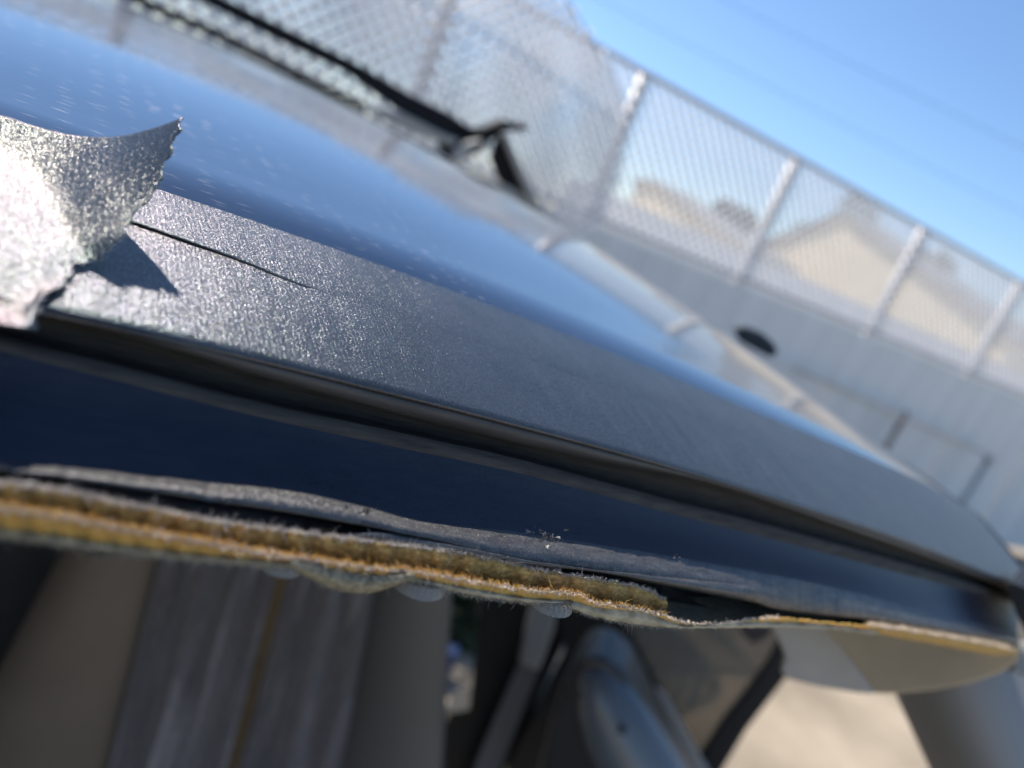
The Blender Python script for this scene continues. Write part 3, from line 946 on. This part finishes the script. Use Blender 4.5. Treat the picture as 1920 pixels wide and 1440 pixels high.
# brown foam: top surface, front face
hl_grid("brown_foam", [rp(lambda x: b0(x) - 2, .006, x1), rp(b0, 0, x1, base=H0), rp(lambda x: b0(x) * .75 + b1(x) * .25, -.0004, x1, base=H0),
                       rp(lambda x: b0(x) * .35 + b1(x) * .65, -.0002, x1, base=H0), rp(lambda x: b0(x) * .08 + b1(x) * .92, .0008, x1, base=H0), rp(lambda x: b1(x) + 3 * (1 - _tp(x)), .002, x1, base=H0)], M['brown_foam'])
hl_grid("mustard_foam", [rp(lambda x: jag1(x) - 2.5, .004, x2), rp(jag1, 0, x2, base=H1), rp(lambda x: jag1(x) * .6 + y_f2(x) * .4, -.0003, x2, base=H1), rp(y_f2, -.0002, x2, base=H1), rp(lambda x: y_f2(x) + 2, .001, x2, base=H1)], M['foam'])
hl_grid("fleece_face", [rp(lambda x: y_f2(x) - 1, .0002, x2, base=H1), rp(lambda x: .5 * y_f2(x) + .5 * jag3(x), -.0008, x2, base=H1), rp(jag3, -.0004, x2, base=H1), rp(lambda x: jag3(x) - 1, .004, x2, base=H1)], M['fleece'])
# the sheet carries on across the cabin as the ceiling
Cc = []
base = rail_pts(lambda x: jag3(x) - 3, lambda x: Lsh_f(x) - .003, x2[x2 > -60][::6], False)
for L_, dz in ((None, 0), (.14, .0), (.35, .01), (.8, .012), (1.2, .0), (1.27, -.02)):
    q = base.copy()
    if L_ is not None:
        q[:, 1] = L_; q[:, 2] = base[:, 2] + dz
    Cc.append(q)
Cg = np.stack(Cc, 1)
back = Cg[0:1].copy(); back[:, :, 0] -= 1.4
Cg = np.concatenate([back, Cg])
V, f = grid_vf(Cg); new_mesh("ceiling_sheet", V, f, M['fleece'], hl, True)
# grey cavity where the foam has gone
xs = np.arange(1240, 1425, 4.0)
car_grid("bare_cavity", np.stack([rail_pts(lambda x: y_ft(x) - 12, lambda x: Lsh_f(x) + .003, xs, False), rail_pts(lambda x: y_f1(x) - 22, lambda x: Lsh_f(x) + .0062, xs, False), rail_pts(lambda x: y_f1(x) + 6, lambda x: Lsh_f(x) + .001, xs, False)], 1), M['ridge'])
# right-hand torn edge over the visor
y_r0 = pchip([1625, 1700, 1800, 1870, 1900, 1912], [1158, 1166, 1180, 1192, 1206, 1216])
y_r1 = pchip([1625, 1700, 1800, 1870, 1900, 1912], [1169, 1180, 1196, 1209, 1218, 1222])
y_r2 = pchip([1625, 1700, 1800, 1870, 1900, 1912], [1182, 1196, 1214, 1226, 1227, 1226])
xs = np.arange(1625, 1913, 3.0)
hl_grid("edge_foam", [rail_pts(y_r0, lambda x: Lsh_f(x) - .001, xs, False), rail_pts(lambda x: y_r1(x) + wob(x, [(12, 1)], 4), lambda x: Lsh_f(x) - .0065, xs, False), rail_pts(y_r2, lambda x: Lsh_f(x) - .007, xs, False), rail_pts(lambda x: y_r2(x) + 2, lambda x: Lsh_f(x) + .002, xs, False)], M['foam'])

# fibres
def fibres(name, yf, dL, xa, xb, n, length, dirs, mat, r0=.00004, seed=1, dens=None, curl=1.0, parent=None, base=None):
    base = base or Lsh_f
    r = np.random.default_rng(seed)
    V = []; F = []
    X = r.uniform(xa, xb, n)
    # closer packing where it is larger in view
    for x in X:
        y = float(yf(x)) + r.normal() * 1.5
        L = float(base(x)) + dL + r.normal() * .0003
        p = car_pt(x, y, L)
        d = np.array([r.normal() * .6, dirs[0] + r.normal() * .5, dirs[1] + r.normal() * .5]); d /= np.linalg.norm(d)
        ln = length * r.uniform(.3, 1.0) ** 1.5 * (2.8 if r.random() < .035 else 1)
        k = len(V)
        w = np.array([1.0, r.normal() * .3, r.normal() * .3]); w /= np.linalg.norm(w)
        q = p.copy(); rad = r0 * r.uniform(.7, 1.4)
        for i in range(4):
            rr = rad * (1 - i / 4.5)
            V.append(q - w * rr); V.append(q + w * rr)
            q = q + d * ln / 3
            d = d + r.normal(size=3) * .45 * curl; d /= np.linalg.norm(d)
        for i in range(3):
            F.append((k + 2 * i, k + 2 * i + 1, k + 2 * i + 3, k + 2 * i + 2))
    o = new_mesh(name, V, F, mat, parent or hl, False, "stuff")
    return o
fibres("top_fibres", b0, -.0001, -60, 1248, 7500, .0008, (-.6, .7), M['fibre_top'], .00005, 21, base=H0)
fibres("edge_fibres", jag1, -.0002, -60, 1460, 11000, .0007, (-.7, .5), M['fibre'], .00007, 22, base=H1)
fibres("foam_tufts", lambda x: jag1(x) - 4, -.0002, -60, 1250, 2600, .0011, (-.5, .9), M['foam'], .00008, 23, base=H1)
fibres("hem_fibres", jag3, -.0006, -60, 1300, 4200, .0008, (-.4, -.6), M['fleece'], .00004, 24, base=H1)
fibres("corner_fibres", y_r1, -.0066, 1625, 1905, 2600, .0018, (-.7, .6), M['fibre'], .00012, 25)

# knit flap bulging under the foam
def bulge(name, xa, xb, ytop, depth, mat, dL, skew=0.0):
    n = 40; mrow = 10
    P = np.zeros((n, mrow, 3))
    for i, u in enumerate(np.linspace(0, 1, n)):
        x = xa + (xb - xa) * u
        h = depth * math.sin(math.pi * min(1, u ** (1 - skew))) ** .8
        for j in range(mrow):
            v = j / (mrow - 1)
            P[i, j] = car_pt(x, float(ytop(x)) + h * v, float(H1(x)) + dL - .0012 * math.sin(math.pi * v))
    V, f = grid_vf(P)
    o = new_mesh(name, V, f, mat, hl, True)
    md = o.modifiers.new("solid", 'SOLIDIFY'); md.thickness = .0003
    return o
bulge("knit_flap", 545, 775, lambda x: y_f2(x) - 5, 34, M['knit'], -.0002, .15)
# clear push buttons
def button(px, py, L, rad, tilt):
    c = car_pt(px, py, L)
    bm = bmesh.new()
    bmesh.ops.create_cone(bm, cap_ends=True, segments=40, radius1=rad, radius2=rad * .82, depth=rad * .35)
    V = [np.array(v.co) for v in bm.verts]; F = [[v.index for v in f.verts] for f in bm.faces]; bm.free()
    Vall = [v * np.array([1, 1, 1]) + c for v in V]; Fall = list(F)
    for k in range(26):       # ribs round the rim
        an = 2 * math.pi * k / 26
        d = np.array([math.cos(an), math.sin(an), 0])
        bv, bf = tube_vf([c + d * rad * .97 + np.array([0, 0, -rad * .2]), c + d * rad * .86 + np.array([0, 0, rad * .2])], rad * .035, 5)
        k0 = len(Vall); Vall += bv; Fall += [tuple(q + k0 for q in f) for f in bf]
    for rr_ in (.55, .3):     # moulded rings below
        ring = [c + np.array([math.cos(t) * rad * rr_, math.sin(t) * rad * rr_, -rad * .2]) for t in np.linspace(0, 2 * math.pi, 30)]
        bv, bf = tube_vf(ring, rad * .05, 5)
        k0 = len(Vall); Vall += bv; Fall += [tuple(q + k0 for q in f) for f in bf]
    o = new_mesh("push_button", Vall, Fall, M['clip'], hl, False)
    return o
button(786, 1083, float(H1(786)) + .002, .0042, 0)
button(1030, 1118, float(H1(1030)) + .002, .0044, 0)
button(530, 1049, float(H1(530)) + .002, .0030, 0)

# ------------------------------------------------------------------ front corner seal
V, F = slab_vf([(1893, 1092), (1912, 1098), (1990, 1140), (1990, 1210), (1930, 1200), (1905, 1150), (1895, 1120)], float(np.linalg.norm(car_pt(1900, 1130, .088)[:2])) * .9, 38.7, .05)
o = car_part("corner_seal", in_car(V), F, M['black'], smooth=False)

# ------------------------------------------------------------------ interior
def cab_slab(name, pts, D, az, thick, mat, bev=.0, parent=None, smooth=False):
    V, F = slab_vf(pts, D, az, thick)
    if parent is not None and parent is not car:
        o = new_mesh(name, in_car(V), F, mat, parent, smooth)
    else:
        o = car_part(name, in_car(V), F, mat, smooth=smooth)
    if bev: bevel(o, bev, 3)
    return o

# seat back
seat = empty("seat_back", (0, 0, 0)); seat.parent = car; seat.location = CAR_OFF
SD, SAZ = .60, -12
def seat_sheet(name, left, right, mat, relief, nu=40, nv=30, y0=1000, y1=1900):
    """left/right: x at y=1040 and y=1440 of the two side seams; relief(u) metres towards the viewer"""
    nv_ = np.array([math.sin(math.radians(SAZ)), math.cos(math.radians(SAZ)), 0])
    P = np.zeros((nu, nv, 3))
    for i, u in enumerate(np.linspace(0, 1, nu)):
        for j, y in enumerate(np.linspace(y0, y1, nv)):
            t = (y - 1040) / 400.0
            xl = left[0] + (left[1] - left[0]) * t; xr = right[0] + (right[1] - right[0]) * t
            w = plane_pt(xl + (xr - xl) * u, y, SD, SAZ) - nv_ * relief(u)
            P[i, j] = in_car(w[None])[0]
    V, f = grid_vf(P)
    return new_mesh(name, V, f, mat, seat, True)
seat_sheet("left_bolster", (118, -95), (305, 205), M['vinyl_tan'], lambda u: .035 * math.sqrt(max(0, math.sin(math.pi * (.04 + .95 * u)))))
seat_sheet("striped_panel", (305, 205), (530, 428), M['velour'], lambda u: .010 + .012 * math.sin(math.pi * u) + .005 * math.sin(u * 21))
seat_sheet("striped_panel", (552, 450), (715, 640), M['velour'], lambda u: .010 + .012 * math.sin(math.pi * u) + .006 * math.sin(u * 15 + 1))
seat_sheet("right_bolster", (715, 640), (850, 828), M['vinyl_grey'], lambda u: .03 * math.sqrt(max(0, math.sin(math.pi * (.03 + .94 * u)))))
nv_ = np.array([math.sin(math.radians(SAZ)), math.cos(math.radians(SAZ)), 0])
pp = [in_car((plane_pt(541 - 102 * (y - 1040) / 400, y, SD, SAZ) - nv_ * .010)[None])[0] for y in np.linspace(1000, 1900, 24)]
Vv, Ff = tube_vf(pp, .0062, 10)
new_mesh("piping", Vv, Ff, M['piping'], seat, True)
# stitches beside the piping
Vs = []; Fs = []
for y in np.arange(1150, 1500, 7.0):
    for dx in (-16, 16):
        c = in_car((plane_pt(541 - 102 * (y - 1040) / 400 + dx, y, SD, SAZ) - nv_ * .0128)[None])[0]
        bv, bf = tube_vf([c - a_v * .0, c + np.array([.006 * math.copysign(1, dx), -.002, 0])], .0007, 4)
        k0 = len(Vs); Vs += bv; Fs += [tuple(q + k0 for q in f) for f in bf]
new_mesh("stitching", Vs, Fs, M['vinyl_tan'], seat, False, "stuff")
V, F = slab_vf([(125, 1010), (845, 1060), (820, 1900), (-330, 1900), (-80, 1440)], SD + .005, SAZ, .10)
new_mesh("shell", in_car(V), F, M['dark'], seat, False)

# cabin shell: floor, rear bulkhead, far door
def car_box(name, s0, s1, L0, L1, z0, z1, mat):
    V, F = box_vf(s0, s1, L0, L1, z0, z1); return car_part(name, V, F, mat, smooth=False)
car_box("floor_pan", -1.5, .60, .10, 1.30, -1.15, -1.10, M['dark'])
car_box("rear_bulkhead", -1.5, -1.45, .05, 1.33, -1.1, -.09, M['dark'])
car_box("far_side_panel", -1.5, .10, 1.28, 1.33, -1.1, -.09, M['dark'])
cab_slab('dark_backing', [(-300, 900), (160, 960), (60, 1400), (0, 1900), (-700, 1900)], .78, -30, .12, M['dark'], .02)  # added dark box hides sunlit ground so the gap reads as cabin shade
# far pillar, belt and sill seen past the seat
cab_slab("far_pillar", [(905, 1080), (880, 1330), (838, 1338), (826, 1440), (780, 1800), (760, 1990), (1000, 1990), (940, 1460), (1060, 1200), (1160, 1170), (1175, 1060)], 1.05, -2, .06, M['dark'])
cab_slab("belt_lit_top", [(1000, 1120), (1046, 1120), (1040, 1180), (1010, 1262), (972, 1246), (985, 1180)], 1.0, -2, .02, M['trim'], .006)  # upper length of the strap, its light put into a paler colour
cab_slab("seat_belt", [(972, 1246), (1010, 1262), (985, 1320), (940, 1440), (900, 1540), (850, 1540), (905, 1400)], 1.01, -2, .004, M['belt'])
cab_slab("door_trim", [(1050, 1130), (1165, 1150), (1180, 1210), (1290, 1440), (1400, 1700), (900, 1700), (950, 1440), (1060, 1230)], 1.02, 4, .03, M['black'])
# rounded headrest-like seat shoulder
hc = plane_pt(1140, 1420, .86, 8)
def blob(name, outline, D, az, depth, mat, n=16):
    """closed cushion: outline swelled into a rounded solid"""
    nv = np.array([math.sin(math.radians(az)), math.cos(math.radians(az)), 0])
    pts = [plane_pt(x, y, D, az) for x, y in outline]
    c = np.mean(pts, 0); V = []; F = []; m_ = len(pts)
    for k in range(n + 1):
        th = math.pi * k / n
        sc = math.sin(th) ** .6 if 0 < k < n else .001
        for p in pts:
            V.append(c + (p - c) * sc - nv * depth * math.cos(th))
    for k in range(n):
        for i in range(m_):
            j = (i + 1) % m_
            F.append((k * m_ + i, k * m_ + j, (k + 1) * m_ + j, (k + 1) * m_ + i))
    return car_part(name, in_car(np.array(V)), F, mat)
cab_slab("headrest", [(1108, 1232), (1140, 1240), (1170, 1268), (1200, 1320), (1235, 1400), (1275, 1480), (1330, 1600), (1360, 1700), (1150, 1760), (960, 1700), (985, 1560), (1010, 1440), (1035, 1340), (1065, 1270), (1085, 1240)], .77, 10, .08, M['leather'], .018)
hb = [in_car(plane_pt(x, y, .775, 10)[None])[0] for x, y in ((1092, 1275), (1108, 1275), (1132, 1306), (1158, 1362), (1194, 1430), (1232, 1500), (1288, 1605), (1338, 1710))]
Vv, Ff = tube_vf(hb, [.016, .026, .036, .044, .049, .052, .053, .053], 28)
car_part("headrest_sheen", Vv, Ff, M['gloss'])  # paler tube added along the side, a highlight painted by its colour
kb = [in_car(plane_pt(x, y, .722, 10)[None])[0] for x, y in ((1160, 1364), (1172, 1370))]
Vv, Ff = tube_vf(kb, .005, 10); car_part("headrest_button", Vv, Ff, M['black'])
cab_slab("antenna_base", [(1372, 612), (1396, 611), (1428, 624), (1450, 643), (1460, 662), (1446, 672), (1385, 640)], .84, 16, .02, M['cap'], .004)
# window frame, tinted quarter glass, far front pillar
cab_slab("window_frame", [(1150, 1170), (1175, 1180), (1215, 1260), (1275, 1370), (1330, 1470), (1400, 1620), (1370, 1640), (1290, 1470), (1235, 1360), (1180, 1260)], 1.10, 10, .02, M['rack'])
cab_slab("sill_trim", [(1228, 1290), (1242, 1300), (1290, 1380), (1330, 1450), (1420, 1640), (1395, 1640), (1300, 1460)], 1.08, 10, .01, M['trim'], .003)
cab_slab("side_glass", [(1150, 1130), (1500, 1150), (1490, 1220), (1330, 1440), (1240, 1600), (1380, 1640), (1330, 1470), (1215, 1260)], 1.13, 12, .004, M['glass'])
cab_slab("far_front_pillar", [(1462, 1195), (1500, 1215), (1492, 1250), (1400, 1370), (1352, 1450), (1240, 1640), (1200, 1620), (1292, 1450), (1350, 1360), (1405, 1290), (1440, 1240)], 1.15, 18, .03, M['dark'], .006)
cab_slab("mirror_bracket", [(1385, 1170), (1450, 1175), (1440, 1195), (1412, 1208), (1392, 1190)], 1.0, 12, .02, M['navy'])
# visors
cab_slab("sun_visor", [(1535, 1150), (1640, 1160), (1915, 1205), (1912, 1240), (1880, 1264), (1820, 1284), (1750, 1297), (1690, 1303), (1642, 1304), (1612, 1262), (1575, 1215), (1545, 1180)], .335, 20, .006, M['visor'], .002)
cab_slab("folded_visor", [(1440, 1165), (1548, 1165), (1580, 1215), (1615, 1262), (1645, 1304), (1610, 1302), (1540, 1291), (1478, 1276), (1462, 1262), (1470, 1230), (1455, 1195)], .37, 20, .008, M['visor_grey'], .002)
# near front pillar, broad and rounded
def pillar():
    P = []
    az = 40; D = .50
    nv = np.array([math.sin(math.radians(az)), math.cos(math.radians(az)), 0])
    for u in np.linspace(0, 1, 26):
        row = []
        for y in np.linspace(1180, 1700, 18):
            xl = 1692 + (y - 1300) * .46; xr = xl + 330
            w = plane_pt(xl + (xr - xl) * u, y, D, az) - nv * .06 * math.sin(math.pi * (.0 + .92 * u))
            row.append(in_car(w[None])[0])
        P.append(row)
    return np.array(P)
P = pillar()
o = car_grid("near_front_pillar", P, M['trim'], thick=.004)
# white torn clip at the corner
V = []; F = []
r = np.random.default_rng(4)
for i in range(26):
    p = car_pt(1905 + r.normal() * 5, 1238 + r.normal() * 8, .083)
    pts = [p + r.normal(size=3) * .0022 for _ in range(4)]; k = len(V); V += pts
    F += [(k, k + 1, k + 2), (k, k + 2, k + 3), (k, k + 3, k + 1), (k + 1, k + 3, k + 2)]
car_part("torn_clip", V, F, M['trim'], smooth=False)

# things outside seen low through the cabin
def ground_hit(x, y):
    d = ray(x, y); t = CAM_Z / -d[2]; return np.array([d[0] * t, d[1] * t, 0])
c = ground_hit(872, 1185)
shrub = empty("shrub", tuple(c)); tag(shrub, "dark green shrub seen through the cabin beside the seat", "shrub")
Vv, Ff = tube_vf([tuple(c), tuple(c + np.array([.02, .03, .3]))], [.02, .008], 6); world_obj("stem", Vv, Ff, M['bark'], parent=shrub)
leaf_cloud("foliage", c + np.array([.05, .12, .28]), .30, 2600, .035, M['leafshade'], parent=shrub, seed=9, squash=.9)
c = ground_hit(838, 1275)
V, F = box_vf(c[0] - .045, c[0] + .0, c[1] - .02, c[1] + .04, 0, .11)
o = world_obj("blue_crate", V, F, M['blue']); bevel(o, .01); tag(o, "small blue crate on the ground just right of the seat back", "crate")

# ------------------------------------------------------------------ tape on the roof edge
def tape_sheet(name, P, mat, label=None, thick=.00013):
    """P in car-frame coordinates; origin at its centre"""
    c = P.reshape(-1, 3).mean(0)
    V, f = grid_vf(P - c)
    o = new_mesh(name, V, f, mat, None, True, None, loc=tuple(car2world(c)))
    o.rotation_euler = (0, 0, CAR_ROT)
    md = o.modifiers.new("solid", 'SOLIDIFY'); md.thickness = thick; md.offset = 1
    if label: tag(o, label, "tape")
    return o
seam_pix = [(-400, 190), (-150, 285), (0, 340), (150, 392), (240, 421), (330, 452), (450, 494), (560, 538), (640, 566), (1000, 690), (1500, 868), (1830, 1000)]
# seam in (s, L): where the seam sight line meets the shoulder surface
def on_shoulder(x, y):
    lo, hi = L_LOW, L_UP
    for _ in range(40):
        md_ = (lo + hi) / 2; c = car_pt(x, y, md_)
        if c[2] > float(z_roof(c[0], md_)): lo = md_
        else: hi = md_
    return car_pt(x, y, (lo + hi) / 2)
SP = np.array([on_shoulder(x, y) for x, y in seam_pix])
L_seam = pchip(SP[:, 0], SP[:, 1])
print("seam L", SP[:, 1])
ss = np.concatenate([np.linspace(-.35, -.02, 30)[:-1], np.linspace(-.02, .2, 260)[:-1], np.linspace(.2, .425, 110)])
def strip_on_roof(L0f, L1f, lift, n=18):
    P = np.zeros((len(ss), n, 3))
    for j in range(n):
        v = j / (n - 1)
        L = L0f(ss) * (1 - v) + L1f(ss) * v
        P[:, j, 0] = ss; P[:, j, 1] = L; P[:, j, 2] = z_roof(ss, L) + lift(ss, v)
    return P
lowf = lambda s: np.full_like(s, .0897); upf = lambda s: np.full_like(s, L_UP + .0005)
wr = lambda s, v: wob(s, [(.02, .00006), (.007, .00003)], 31) * math.sin(math.pi * v) * 1.0
P1 = strip_on_roof(lowf, lambda s: L_seam(s) + .004, lambda s, v: .00016 + wr(s, v) + (.0 if v > .0 else 0))
# lower strip folds round the edge of the panel
fold = P1[:, 0:1].copy(); fold[:, :, 2] -= .0007; fold[:, :, 1] += .0000
P1 = np.concatenate([fold, P1], 1)
tape_sheet("tape_strip", P1, M['tape'], "lower silver tape strip folded round the roof edge above the rubber lip")
P2 = strip_on_roof(lambda s: L_seam(s), upf, lambda s, v: .00032 - .0003 * np.clip((s - .026) / .020, 0, 1) * math.exp(-v * 8) + np.clip((.050 - s) / .04, 0, 1) * .00020 * (1 - v) ** 6 + wr(s + .3, v) * .7, 20)
tape_sheet("tape_strip", P2, M['tape'], "upper silver tape strip lying flat along the glossy roof paint")

# lifted, torn end of the tape
ctrl = [
    [(-400, 120, .1410), (-400, 230, .1300), (-400, 340, .1180), (-400, 450, .1060), (-400, 540, .0898), (-400, 560, .0880)],
    [(-150, 178, .1370), (-150, 270, .1270), (-150, 380, .1160), (-150, 470, .1035), (-150, 560, .0898), (-150, 575, .0880)],
    [(0, 215, .1320), (0, 310, .1220), (0, 400, .1130), (0, 490, .1020), (0, 575, .0885), (0, 605, .0838)],
    [(110, 250, .1280), (98, 330, .1185), (75, 420, .1095), (50, 495, .1010), (30, 575, .0885), (25, 611, .0836)],
    [(210, 257, .1235), (180, 335, .1145), (140, 425, .1060), (95, 500, .1000), (58, 568, .0888), (42, 614, .0836)],
    [(285, 240, .1195), (245, 340, .1112), (190, 435, .1035), (125, 506, .0995), (74, 556, .0895), (54, 616, .0838)],
    [(343, 220, .1164), (293, 345, .1088), (222, 445, .1020), (150, 512, .0990), (84, 555, .0900), (64, 618, .0842)],
]
C = np.array([[car_pt(*q) for q in row] for row in ctrl])
def cr(Pc, n):
    """Catmull-Rom along axis 0"""
    m_ = Pc.shape[0]; out = []
    ext = np.concatenate([[2 * Pc[0] - Pc[1]], Pc, [2 * Pc[-1] - Pc[-2]]])
    for t in np.linspace(0, m_ - 1, n):
        i = min(int(t), m_ - 2); f_ = t - i
        p0, p1, p2, p3 = ext[i:i + 4]
        out.append(.5 * ((2 * p1) + (-p0 + p2) * f_ + (2 * p0 - 5 * p1 + 4 * p2 - p3) * f_ ** 2 + (-p0 + 3 * p1 - 3 * p2 + p3) * f_ ** 3))
    return np.array(out)
G = cr(C, 90)                       # along
G = np.swapaxes(cr(np.swapaxes(G, 0, 1), 110), 0, 1)   # across
# keep the sheet clear of the roof
for i in range(G.shape[0]):
    zr = z_roof(G[i, :, 0], np.clip(G[i, :, 1], L_LOW, 1.2)) + .0006 + .0008 * np.clip((G[i, :, 1] - .092) / .01, 0, 1)
    msk = G[i, :, 1] > L_LOW + .0005
    G[i, :, 2] = np.where(msk, np.maximum(G[i, :, 2], zr), G[i, :, 2])
for _ in range(45):
    G[1:-1, :, 2] = .25 * G[:-2, :, 2] + .5 * G[1:-1, :, 2] + .25 * G[2:, :, 2]
    G[:, 1:-1, 2] = .25 * G[:, :-2, 2] + .5 * G[:, 1:-1, 2] + .25 * G[:, 2:, 2]
for i in range(G.shape[0]):
    zr = z_roof(G[i, :, 0], np.clip(G[i, :, 1], L_LOW, 1.2)) + .0004 + .0006 * np.clip((G[i, :, 1] - .092) / .01, 0, 1)
    G[i, :, 2] = np.where(G[i, :, 1] > L_LOW + .0005, np.maximum(G[i, :, 2], zr), G[i, :, 2])
# ragged torn end: teeth along the last columns
v_ = np.arange(G.shape[1])
teeth = wob(v_, [(22, .0004), (7, .0003), (2.8, .00018)], 41)
teeth[0] = 0
dvec = (G[-1] - G[-6]); dvec /= np.linalg.norm(dvec, axis=1)[:, None]
for kk, wgt in ((1, 1.0), (2, .6), (3, .3)):
    G[-kk] += dvec * (teeth * wgt)[:, None]
# soft creases
for i in range(G.shape[0]):
    G[i, :, 2] += .00007 * np.sin(v_ * .13 + i * .09) * np.sin(np.pi * np.clip(v_ / (len(v_) - 1), 0, 1)) + .00003 * np.sin(v_ * .37 - i * .23) * np.sin(np.pi * v_ / (len(v_) - 1))
c0 = G.reshape(-1, 3).mean(0)
curl = tape_sheet("tape_strip", G, M['tape'], "lifted silver tape end with a torn edge curling up over the roof", .00018)
# white cloth threads along the tear
r = np.random.default_rng(12); V = []; F = []
for i in range(300):
    j = int(r.integers(0, 100)); p = G[-1, j] - c0
    d = dvec[j] + r.normal(size=3) * .5; d /= np.linalg.norm(d); w = r.normal(size=3); w /= np.linalg.norm(w)
    ln = r.uniform(.0002, .0009) * (1.3 if j < 45 else .8); rd = .00003; k = len(V)
    V += [p - w * rd, p + w * rd, p + d * ln + w * rd * .4, p + d * ln - w * rd * .4]; F.append((k, k + 1, k + 2, k + 3))
o = new_mesh("torn_threads", V, F, M['tape_fibre'], curl, False, "stuff")
